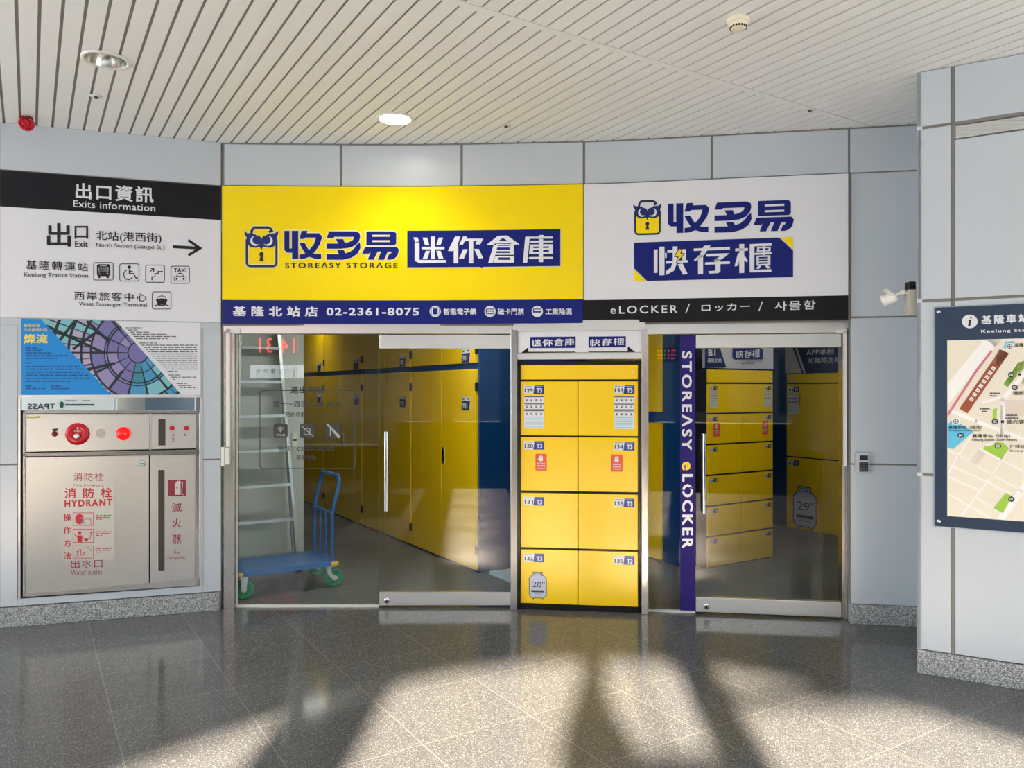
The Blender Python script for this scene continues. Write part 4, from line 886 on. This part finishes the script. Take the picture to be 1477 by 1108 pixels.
def warning(L, a, z, par):
    f = lambda x, y: L(a+x, z-y, .0172); f2 = lambda x, y: L(a+x, z-y, .0182); q = Print(f); q.rrect(0, 0, .084, .126, .006, 0, WARM); q2 = Print(f2)
    q2.rrect(.026, .028, .056, .056, .010, 0, WHITE)
    for i, h in enumerate((.016, .012, .013, .018)): q2.line([(.030+i*.0075, .034), (.030+i*.0075, h)], .0058, WHITE)
    q2.line([(.028, .048), (.019, .036)], .006, WHITE)
    for y in (.068, .086):
        for i in range(5): q2.rect(.012+i*.0125, y, .0225+i*.0125, y+.003, WHITE); q2.rect(.012+i*.0125, y+.006, .0225+i*.0125, y+.009, WHITE); q2.rect(.0155+i*.0125, y, .0185+i*.0125, y+.011, WHITE)
    q2.rect(.012, .108, .072, .111, WHITE); merge(q, q2); return q.build('warning_sticker', par)
def suitcase(L, a, z, k, txt, par):
    """luggage drawing, k metres high, upper left corner at (a, z)"""
    u = k/193.0; f = lambda x, y: L(a+x*u, z-y*u, .0172); f2 = lambda x, y: L(a+x*u, z-y*u, .0182); q = Print(f); q2 = Print(f2)
    q.poly([(25, 24), (102, 24), (124, 45), (124, 165), (104, 183), (24, 183), (3, 165), (3, 45)], CASE); q.poly([(30, 2), (95, 2), (90, 24), (36, 24)], CASE)
    q2.line([(30, 2), (95, 2), (95, 12), (90, 24), (103, 25), (124, 46), (124, 165), (104, 183), (97, 192), (90, 183), (38, 183), (32, 192), (22, 183), (3, 165), (3, 46), (24, 25), (36, 24), (30, 12)], 4, PNAV, True); q2.line([(44, 10), (82, 10), (80, 22), (46, 22)], 3, PNAV, True)
    q2.text(txt, 25, 68, 112, 110, PNAV, .0); q2.rect(18, 130, 110, 145, PNAV); q2.rect(36, 155, 90, 158, PBL); merge(q, q2); return q.build('suitcase_sticker', par)
def elocker(o, ang, wd, top, rows, labels, depth, zone, base_gap, border, text, num_l, num_r, suit=None, stickers=True, group=None, pb=PBL, ks=1.0):
    L = frame(o, ang); root = empty('electronic_locker', L(wd/2, 0, 0)); tag(root, text, 'locker', group)
    b = MB(); lbox(b, L, 0, wd, 0, top, -depth, -.004, BLACK)
    bo = border
    if bo: lbox(b, L, 0, bo, 0, top, -.01, .012, BLACK); lbox(b, L, wd-bo, wd, 0, top, -.01, .012, BLACK); lbox(b, L, 0, wd, top-.029, top, -.01, .012, BLACK); lbox(b, L, 0, wd, 0, base_gap-.004, -.01, .012, BLACK)
    b.build('cabinet_body', root, bevel=.002)
    z1 = top-(.031 if bo else .0); z0 = rows[0][1]+.015
    b = MB(); lbox(b, L, bo+.003, wd-bo-.003, z0, z1, -.003, .014, LYEL); h = b.build('header_panel', root, bevel=.003)
    b = MB(); b.lathe(L(wd-bo-.035, (z0+z1)/2, .014), L(0, 0, 1)-L(0, 0, 0), [(.008, 0), (.008, .003), (0, .003)], STEEL, n=12); b.build('key_lock', h)
    mid = wd/2-.005 if bo else wd/2
    for ci, nums in enumerate((num_l, num_r)):
        for ri, (r0, r1) in enumerate(rows):
            a0, a1 = (bo+.003, mid-.003) if ci == 0 else (mid+.003, wd-bo-.003)
            b = MB(); lbox(b, L, a0, a1, r0, r1, -.003, .015, LYEL); d = b.build('locker_door', root, bevel=.003)
            ap = a0+.026 if ci == 0 else a1-.026-.15*ks
            n = nums[ri] if nums else None
            if n is not None: number_plate(L, ap, r1-.03*ks, n, zone, d, pb, ks)
            if ri == 0 and stickers: instruction(L, ap, r1-.108*ks, d, ks)
            if ri == labels: warning(L, a0+.112*ks if ci == 0 else a1-.084-.112*ks, r1-.125*ks, d)
            if suit and suit[0] == (ci, ri): suitcase(L, a0+suit[2], r1-suit[3], suit[1], suit[4], d)
    return root
c0 = LK.hit(746.5)[0]; c1 = LK.hit(925)[0]; e = c1-c0
RW = [(1.307, 1.711), (.892, 1.294), (.466, .875), (.046, .451)]
elocker(c0, math.atan2(e.y, e.x), e.length, 1.864, RW, 1, .42, 'T3', .046, .022, 'yellow electronic locker with eight doors standing between the two glass entrances', ['129', '130', '131', '132'], ['133', '134', '135', '136'], ((0, 3), .205, .062, .166, '20"'), group='yellow electronic lockers')
RA = [(1.434-.2836*i, 1.434-.2836*i+.268) for i in range(6)]
elocker((1.788, 7.077), ANG, .90, 1.834, RA, 1, .48, 'T1', 0, 0, 'yellow electronic locker with twelve small doors behind the glass beside the purple strip', ['117', '118', '119', '120', '121', '122'], ['123', '124', '125', '126', '127', '128'], group='yellow electronic lockers', pb=PNAV, ks=.62)
RB = [(.853, 1.715), (.0, .838)]
LB = floorpt(1135.6, 759.4)
elocker((LB.x, LB.y), ANG-math.pi/2, .90, 1.838, RB, 0, .5, 'T6', 0, 0, 'yellow electronic locker with tall doors and a suitcase sticker, deepest in the shop', ['81', '82'], ['83', '84'], ((0, 1), .50, .09, .33, '29"'), group='yellow electronic lockers', pb=PNAV)
# header boards on the two inner lockers
HG = mat('header_grey', (196, 200, 206), .4); HN = mat('header_navy', (26, 40, 96), .4)
PA = flat(1019, 820.8, 1114.4, 805.0); K7 = crop(920, 450, .2234)
LA = frame((1.788, 7.077), ANG); root = empty('header_sign', LA(.45, 1.834)); tag(root, 'white and navy header board lettered B1 on top of the twelve-door locker', 'sign')
b = MB(); lbox(b, LA, -.01, .91, 1.85, 2.16, -.04, .01, HG); lbox(b, LA, .1, .16, 1.834, 1.85, -.04, .0, BLACK); lbox(b, LA, .74, .8, 1.834, 1.85, -.04, .0, BLACK); b.build('sign_board', root)
q = Print(PA.fn(.012), K7); q.poly([(433, 215), (525, 215), (570, 355), (433, 362)], HN); q.poly([(612, 232), (795, 232), (808, 245), (808, 305), (625, 305), (612, 295)], BLUE); q.build('blue_panel', root)
q = Print(PA.fn(.0135), K7); q.text('B1', 455, 243, 502, 283, WHITE, .02); q.text('基隆北站', 450, 300, 540, 326, WHITE, .01)
qb = Print(PA.fn(.0135), quadmap((245, 405, 1210, 662), (637, 246), (787, 243), (787, 296), (637, 299), lambda x, y: K7(x, y)))
for pl in FAST: qb.poly(pl, WHITE)
q.text('eLOCKER', 667, 320, 755, 336, INK, .02); q.rect(616, 327, 660, 329, INK); q.rect(762, 327, 806, 329, INK); merge(q, qb); q.build('lettering', root)
PBp = Path([(LB.x, LB.y), (LB.x-V.x*.9, LB.y-V.y*.9)])
LBf = frame((LB.x, LB.y), ANG-math.pi/2); root = empty('header_sign', LBf(.45, 1.838)); tag(root, 'navy header board about app rental on top of the tall-door locker', 'sign')
b = MB(); lbox(b, LBf, .004, 1.5, 1.85, 2.3, -.04, .01, HN); lbox(b, LBf, .1, .16, 1.838, 1.85, -.04, .0, BLACK); lbox(b, LBf, .7, .76, 1.838, 1.85, -.04, .0, BLACK); b.build('sign_board', root)
q = Print(PBp.fn(.012), K7); q.poly([(950, 205), (990, 205), (1060, 395), (950, 395)], HG); q.poly([(1005, 205), (1020, 205), (1085, 395), (1070, 395)], HG); q.build('grey_stripe', root)
q = Print(PBp.fn(.012), K7); q.text('APP承租', 1088, 240, 1268, 280, WHITE, .012, 1, 234, 274); q.text('可無限次存', 1100, 294, 1306, 334, WHITE, .012, 1, 290, 328); q.build('lettering', root)

# ---------------------------------------------------------------- storage units
def storage(o, ang, wd, depth, zl_, zu, text, group, num=None, plate=1.12, split=.70, double=True, stile=.0):
    L = frame(o, ang); root = empty('storage_unit', L(wd/2, 0)); tag(root, text, 'storage unit', group)
    b = MB(); lbox(b, L, 0, wd, 0, 2.62, -depth, -.012, UBLUE); lbox(b, L, 0, wd-stile, .0, .018, -.02, -.002, BLACK); b.build('unit_body', root)
    spans = [(.008, split-.002), (split+.002, wd-.022-stile)] if double else [(.008, wd-.022-stile)]
    for z0, z1, up in ((.022, zl_, 0), (zu, 2.6, 1)):
        for i, (a0, a1) in enumerate(spans):
            b = MB(); lbox(b, L, a0, a1, z0, z1, -.012, .012, UYEL); d = b.build('unit_door', root, bevel=.003)
            b = MB()
            for z in ((z0+.18, z1-.16) if not up else (z0+.12,)): lbox(b, L, (a0-.006 if i == 0 else a1-.004), (a0+.004 if i == 0 else a1+.012), z-.04, z+.04, -.008, .022, BLACK)
            b.build('hinge', d)
            if i == len(spans)-1 and num is not None:
                zc = 1.53 if not up else 1.97; a = plate; f = lambda x, y: L(a+x, zc+.05-y, .014); f2 = lambda x, y: L(a+x, zc+.05-y, .0155)
                q = Print(f); q.rect(0, 0, .16, .12, WHITE); q2 = Print(f2); q2.poly([(0, .035), (.16, .035), (.14, .12), (0, .12)], PNAV); q2.rect(.02, .008, .05, .026, GREYINK); q2.rect(.10, .008, .15, .022, GREYINK)
                if num: q3 = Print(lambda x, y: L(a+x, zc+.05-y, .017)); q3.text(num, .02, .052, .11, .106, WHITE, .02); merge(q2, q3)
                merge(q, q2); q.build('number_plate', d)
            if i == len(spans)-1 and double and not up:
                b = MB(); lbox(b, L, split+.02, split+.066, .93, 1.09, .008, .020, STEEL); lbox(b, L, split+.03, split+.056, .95, 1.07, .018, .021, BLACK); b.build('door_handle', d)
    return root
R0 = Vector((-.3, 6.91, 0)); LABS = ['tall yellow storage unit with blue end panel, nearest the glass door', 'tall yellow storage unit second from the blue end panel', 'tall yellow storage unit third from the blue end panel', 'tall yellow storage unit fourth from the blue end panel, beside the white wall']
for i in range(4):
    o = R0+V*1.41*(i+1); storage(o, ANG-math.pi/2, 1.405, .95, 1.835, 1.893, LABS[i], 'yellow storage units in a row', ('901', '902', '', '')[i])
o = Vector((1.557, 7.154, 0))+V*1.41; storage(o, ANG-math.pi/2, 1.405, .15, 1.33, 1.437, 'yellow storage unit with a blue edge seen left of the purple strip', 'yellow storage units in a row', None, double=False, stile=.20)
b = MB(); Lx = frame((LB.x+V.x*.5, LB.y+V.y*.5), ANG-math.pi/2); lbox(b, Lx, 0, .495, 0, 2.5, -.5, .0, UBLUE); lbox(b, Lx, .24, .25, .02, 2.48, -.01, .006, mat('unit_blue_trim', (0, 46, 92), .4)); tag(b.build('side_panel_cabinet'), 'plain blue cabinet between the two inner electronic lockers', 'cabinet')

# ---------------------------------------------------------------- shop shell
IW = mat('inner_white_wall', (196, 206, 204), .5); ID = mat('inner_dark_wall', (40, 48, 62), .6); IC = mat('inner_ceiling', (150, 152, 150), .6)
b = MB(); LW = frame((-1.99-U.x*2.2, 7.35-U.y*2.2), ANG); lbox(b, LW, 0, 2.2, 0, 2.75, -.14, 0, IW); tag(b.build('wall_inner'), kind='structure')
b = MB()
ring = [(3.3, 5.33), (3.9, 5.5), (4.6, 6.0), (4.9, 8), (4.9, 12.6), (-5.2, 12.6), (-5.2, 4.9)]
for a, c in zip(ring, ring[1:]):
    d_ = (Vector(c)-Vector(a)).normalized(); n_ = Vector((d_.y, -d_.x))*.12
    P = [Vector(a), Vector(c), Vector(c)+n_, Vector(a)+n_]; b.prism([(q.x, q.y, 0) for q in P], [(q.x, q.y, 2.9) for q in P], ID)
tag(b.build('wall_store'), kind='structure')
b = MB(); top = [(q.x, q.y+.13) for q, n in SHOP.off(0)]; poly = [(-5.2, 5.05)]+top+[(3.9, 5.6), (4.6, 6.1), (4.9, 8), (4.9, 12.6), (-5.2, 12.6)]
b.prism([(x, y, 2.75) for x, y in poly], [(x, y, 2.85) for x, y in poly], IC); tag(b.build('ceiling_store'), kind='structure')
fm2 = fm.copy(); fm2.name = 'terrazzo_worn'
for nd in fm2.node_tree.nodes:
    if nd.type == 'MAP_RANGE': nd.inputs['To Min'].default_value = .34; nd.inputs['To Max'].default_value = .46
b = MB(); b.prism([(x, y, -.01) for x, y in poly], [(x, y, .0015) for x, y in poly], fm2); tag(b.build('floor_store'), kind='structure')
root = empty('light_switch', LW(2.0, 1.15)); tag(root, 'white light switch plate on the inner wall beside the ladder', 'light switch')
PW = Path([(LW(0, 0).x, LW(0, 0).y), (LW(2.2, 0).x, LW(2.2, 0).y)])
b = MB(); slabp(b, PW, rect(421.5, 624, 429.5, 643), .02, .02, PLASTIC); b.build('plate', root, bevel=.002)
b = MB(); slabp(b, PW, rect(423, 634, 428, 636), .024, .008, BLACK); b.build('rocker', root)

# ---------------------------------------------------------------- ladder
ALU = mat('aluminium', (176, 184, 184), .32, metal=.85, noise=.05); LAD = frame((0, 0), ANG)
def G(u, v, z): return U*u+V*v+Vector((0, 0, z))
root = empty('step_ladder', G(1.8, 6.95, 0)); tag(root, 'aluminium step ladder leaning on the white inner wall behind the glass', 'ladder')
def bar(mb, p, q, a, c, m):
    d = (q-p).normalized(); s_ = (U-d*U.dot(d)).normalized(); t = d.cross(s_)
    mb.prism([p+s_*x+t*y for x, y in ((-a, -c), (a, -c), (a, c), (-a, c))], [q+s_*x+t*y for x, y in ((-a, -c), (a, -c), (a, c), (-a, c))], m)
ur = lambda z: 2.062-.050*z; ul = lambda z: 1.50+.050*z; vf = lambda z: 6.93+.126*z
for f in (ur, ul):
    b = MB(); bar(b, G(f(0), 6.93, .02), G(f(2.35), vf(2.35), 2.35), .013, .034, ALU); b.box(-.02, .02, -.04, .04, 0, .04, BLACK, Matrix.Translation(G(f(0), 6.93, 0)) @ Matrix.Rotation(ANG, 4, 'Z')); b.build('stile', root)
    s = .035 if f is ur else -.035
    b = MB(); bar(b, G(f(0)+s, 7.16, .0), G(f(2.25)+s*.7, 7.235, 2.25), .012, .02, ALU); b.build('rear_leg', root)
for z in [.17+.31*i for i in range(7)]:
    b = MB(); q = [G(ul(z), vf(z)-.04, z-.014), G(ur(z), vf(z)-.04, z-.014), G(ur(z), vf(z)+.04, z-.014), G(ul(z), vf(z)+.04, z-.014)]; b.prism(q, [p+Vector((0, 0, .026)) for p in q], ALU); b.build('step', root)

# ---------------------------------------------------------------- platform trolley
TB = mat('trolley_blue', (0, 96, 168), .3); TG = mat('wheel_green', (0, 138, 84), .4); TY = mat('bumper_yellow', (232, 190, 60), .45); ZN = mat('zinc', (206, 212, 214), .3, metal=.5)
u0 = Vector((-2.106, 6.04, 0)).dot(U); v0 = Vector((-2.106, 6.04, 0)).dot(V)
root = empty('platform_trolley', G(u0+.35, v0+.22, 0)); tag(root, 'blue platform trolley with green wheels parked inside the left glass pane', 'trolley')
ua, ub, va, vb, zd = u0-.06, u0+.745, v0-.03, v0+.50, .222
def gbox(mb, u_0, u_1, v_0, v_1, z0, z1, m): mb.prism([G(u_0, v_0, z0), G(u_1, v_0, z0), G(u_1, v_1, z0), G(u_0, v_1, z0)], [G(u_0, v_0, z1), G(u_1, v_0, z1), G(u_1, v_1, z1), G(u_0, v_1, z1)], m)
b = MB(); gbox(b, ua, ub, va, vb, zd-.006, zd, TB); gbox(b, ua, ub, va, va+.02, zd-.04, zd-.004, TB); gbox(b, ua, ub, vb-.02, vb, zd-.04, zd-.004, TB); gbox(b, ua, ua+.02, va, vb, zd-.04, zd-.004, TB); gbox(b, ub-.02, ub, va, vb, zd-.04, zd-.004, TB); b.build('deck', root, bevel=.003)
for (u_, v_) in ((ua, va), (ub, va), (ua, vb), (ub, vb)):
    b = MB(); su = -1 if u_ == ua else 1; sv = -1 if v_ == va else 1
    gbox(b, *sorted((u_+su*.014, u_-su*.05)), *sorted((v_+sv*.012, v_-sv*.035)), zd-.036, zd-.004, TY); b.build('corner_bumper', root, bevel=.008)
b = MB(); hu = ub-.03
pts = [G(hu, va+.03, zd-.02), G(hu, va+.03, .60), G(hu+.02, va+.03, .70), G(hu+.06, va+.03, .86), G(hu+.065, va+.045, .905), G(hu+.067, va+.08, .925), G(hu+.067, vb-.08, .925), G(hu+.065, vb-.045, .905), G(hu+.06, vb-.03, .86), G(hu+.02, vb-.03, .70), G(hu, vb-.03, .60), G(hu, vb-.03, zd-.02)]
b.tube(pts, .0155, TB, 12); b.build('handle', root)
b = MB(); b.tube([G(hu, va+.03, .62), G(hu, vb-.03, .62)], .012, TB); b.build('handle_crossbar', root)
for t in (.36, .66):
    b = MB(); v_ = va+.03+(vb-va-.06)*t; b.tube([G(hu, v_, zd-.005), G(hu, v_, .62)], .010, TB); b.build('handle_bar', root)
for (u_, v_, sw) in ((u0, v0+.01, 0), (u0+.70, v0+.01, 1), (u0, v0+.45, 0), (u0+.70, v0+.45, 1)):
    b = MB(); r = .078; wu = u_+(.035 if sw else 0)
    b.lathe(G(wu, v_, r), V, [(.0, -.017), (.055, -.016), (.06, -.019), (r-.006, -.019), (r, -.012), (r, .012), (r-.006, .019), (.06, .019), (.055, .016), (0, .017)], TG); wo = b.build('wheel', root)
    b = MB(); b.lathe(G(wu, v_-.018, r), -V, [(.022, 0), (.018, .004), (.008, .005), (0, .012)], ZN, n=16)
    for k in range(6):
        a = k*math.pi/3; p0 = G(wu+.024*math.cos(a), v_-.0185, r+.024*math.sin(a)); p1 = G(wu+.056*math.cos(a), v_-.0185, r+.056*math.sin(a)); b.tube([p0, p1], .003, mat('wheel_green_dark', (0, 110, 74), .4), 6)
    b.build('hub', wo)
    b = MB(); gbox(b, u_-.04, u_+.03, v_-.035, v_+.035, zd-.046, zd-.04, ZN)
    for s in (-.026, .026):
        if sw: P = [(-.035, .176), (.002, .176), (.004, .13), (.02, .105), (.055, .09), (.058, .066), (.035, .060), (-.005, .085), (-.028, .12)]
        else: P = [(-.03, .176), (.03, .176), (.014, .07), (0, .058), (-.018, .07)]
        b.prism([G(u_+x, v_+s-.002, z) for x, z in P], [G(u_+x, v_+s+.002, z) for x, z in P], ZN)
    b.build('caster_fork', root)
q = [floorpt(706, 829), floorpt(742, 844), floorpt(790, 834), floorpt(752, 824)]
b = MB(); b.prism([p+Vector((0, 0, .002)) for p in q], [p+Vector((0, 0, .035)) for p in q], mat('pale_board', (176, 200, 214), .4)); tag(b.build('floor_mat', bevel=.004), 'pale blue board lying on the floor by the blue end panel', 'board')

# ---------------------------------------------------------------- the hall behind the photographer: unseen facade, openings shaped to throw the sun patches
YF = -4.0; FAC = mat('facade_grey', (120, 124, 128), .5)
b = MB()
arch = lambda x: 3.21-.108*(x-.09)**2
for xa, xb in ((-9, -2.25), (2.75, 9)):  # low side openings added so the sunlit floor bounces light upward
    b.box(xa, xb, YF-.15, YF+.15, 2.35, ZC+.2, FAC); b.box(xa, xb, YF-.15, YF+.15, 0, .5, mat('dimmed_sill', (46, 48, 50), .7, spec=.1))  # sills coloured dark to stay dim in the glass
    for x in ([-2.25-.35, -5.8, -9] if xa < 0 else [2.75, 5.8, 8.65]): b.box(x, x+.35, YF-.15, YF+.15, .5, 2.35, FAC)
n = 24
for i in range(n):
    x0 = -2.25+5.0*i/n; x1 = x0+5.0/n; z0 = arch(x0); z1 = arch(x1)
    b.prism([(x0, YF-.15, z0), (x1, YF-.15, z1), (x1, YF-.15, ZC+.2), (x0, YF-.15, ZC+.2)], [(x0, YF+.15, z0), (x1, YF+.15, z1), (x1, YF+.15, ZC+.2), (x0, YF+.15, ZC+.2)], FAC)
tag(b.build('wall_gobo'), kind='structure')
b = MB(); b.box(-2.25, 2.75, YF-.1, YF+.1, 0, 1.0, mat('dimmed_sill', (46, 48, 50), .7, spec=.1)); tag(b.build('added_parapet'), kind='structure')  # parapet added, dark-coloured, to hide the sunlit ground from the glass
b = MB(); b.box(-26, 26, -16, -12, -.1, 3.6, mat('blocker_grey', (92, 96, 98), .7))  # unseen block added to keep the bright outdoors out of the glass
for i in range(16): b.box(-24+3*i, -22.4+3*i, -12.02, -11.98, 1.0, 2.6, mat('blocker_pane', (40, 50, 58), .2))
tag(b.build('reflection_blocker'), kind='structure')
b = MB()  # unseen columns and transom shaped to cast the dark streaks on the floor
b.box(-1.55, -1.08, YF-.05, YF+.05, 0, 3.2, FAC); b.box(.56, .78, YF-.05, YF+.05, 0, 3.3, FAC); b.box(.78, 2.75, YF-.03, YF+.03, 2.92, 2.99, FAC)
b.prism([(-.2, YF-.05, 0), (.16, YF-.05, 0), (.22, YF-.05, 2.7), (.1, YF-.05, 2.95), (.16, YF-.05, 3.3), (.08, YF-.05, 3.3), (-.16, YF-.05, 2.75)], [(-.2, YF+.05, 0), (.16, YF+.05, 0), (.22, YF+.05, 2.7), (.1, YF+.05, 2.95), (.16, YF+.05, 3.3), (.08, YF+.05, 3.3), (-.16, YF+.05, 2.75)], FAC)
tag(b.build('gobo_bars'), kind='structure')

# things of the hall that the glass and the polished strip mirror
def mirrored(path, off, plane_y):
    def f(x, y, lift=0.0):
        q, n = path.hit(x, off); k = Vector(((x-CX)/F, 1.0)); s_ = (HY-y)/F
        r = k-n*2*k.dot(n); t = (plane_y+lift-q.y)/r.y
        return Vector((q.x+r.x*t, plane_y+lift, EYE+s_*(q.y+t)))
    return f
m = mirrored(DL, 0, -3.2); lift = lambda d: (lambda x, y: m(x, y, d))
LEDR = mat('led_red', (255, 40, 30), .4, emit=(255, 30, 16, 24)); LEDO = mat('led_orange', (255, 170, 60), .4, emit=(255, 160, 60, 16)); LEDG = mat('led_green', (60, 255, 120), .4, emit=(60, 220, 110, 8))
def hung(name, f, x0, y0, x1, y1, mt, text, cat, th=.08):
    P = [f(x0, y0), f(x1, y0), f(x1, y1), f(x0, y1)]; xa, xb = sorted((P[0].x, P[1].x)); za, zb_ = sorted((P[0].z, P[2].z)); yy = P[0].y
    root = empty(name, ((xa+xb)/2, yy, za)); tag(root, text, cat)
    b = MB(); b.box(xa, xb, yy-th, yy, za, zb_, mt); b.build('housing', root)
    b = MB(); 
    for x in (xa+.1, xb-.1): b.tube([(x, yy-th/2, zb_-.01), (x, yy-th/2, ZC)], .012, STEEL)
    b.build('hanger', root); return root
root = hung('led_clock', m, 367, 482, 432, 513, BLACK, 'red digital clock mirrored in the top of the left glass pane', 'clock')
q = Print(lift(.004)); q.text('14 31', 425, 487.5, 374, 509, LEDR, -.012, 1.15); q.build('clock_digits', root)
m = mirrored(DL, 0, -2.5)
root = hung('ticket_sign', m, 361, 527, 437, 545.5, mat('lightbox_white', (236, 240, 244), .4, emit=(230, 238, 244, 7)), 'white lit ticket machine sign mirrored in the left glass pane below the clock', 'sign')
q = Print(lift(.004)); q.text('自動售票機', 417, 532, 369, 539.5, INK, 0, 1.25); q.text('Ticket vending machine', 417, 541, 369, 544, GREYINK, 0); q.rrect(420, 531, 428, 544, 1, .8, INK); q.disc(424, 535, 1.4, INK); q.rect(422.5, 537, 425.5, 543, INK); q.build('lettering', root)
m3 = mirrored(DR, 0, -3.2); root = hung('departure_board', m3, 944, 502, 978, 522, BLACK, 'small departure board of coloured lights mirrored left of the purple strip', 'departure board')
q = Print(lambda x, y: m3(x, y, .004))
for i, y in enumerate((505, 510.5, 516)):
    for j, (x, wd, mm) in enumerate(((948, 3, LEDO), (952.5, 3, LEDO), (958, 2, LEDG), (963, 2, LEDR), (969, 1.6, LEDR), (972.5, 1.6, LEDR))): q.rect(x, y, x+wd, y+2.2, mm)
q.build('display_lights', root)
m2 = mirrored(LEFT, -.012, -3.4); A_ = m2(31, 573); B_ = m2(165, 573); xa, xb = sorted((A_.x, B_.x)); zmid = m2(90, 583).z
root = empty('wall_banner', ((xa+xb)/2, -3.42, zmid-.6)); tag(root, 'white fare pass banner mirrored in the polished strip above the hydrant cabinet', 'banner')
b = MB(); b.box(xa-.3, xb, -3.44, -3.405, zmid-.35, zmid+.5, mat('banner_white', (226, 232, 230), .5)); 
b.build('banner_sheet', root); b = MB(); b.box(xa, xa+.05, -3.47, -3.44, 0, zmid+.5, STEEL); b.box(xb-.05, xb, -3.47, -3.44, 0, zmid+.5, STEEL); b.build('post', root)
GRN = mat('banner_green', (20, 96, 70), .5); q = Print(lambda x, y: m2(x, y, .004)); q.text('T', 79, 582.5, 72, 589.5, GRN, .02); q.text('PASS', 70.5, 582.5, 40, 590.5, mat('banner_navy', (30, 40, 60), .5), .02)
q.poly([(89+3*math.cos(a*.3927), 584+5*math.sin(a*.3927)) for a in range(16)], GRN)
rnd = random.Random(11); small(q, 94, 130, 577.5, 1.2, GREYINK, random.Random(1)); small(q, 94, 136, 583, 2.2, INK, random.Random(2)); q.build('lettering', root)
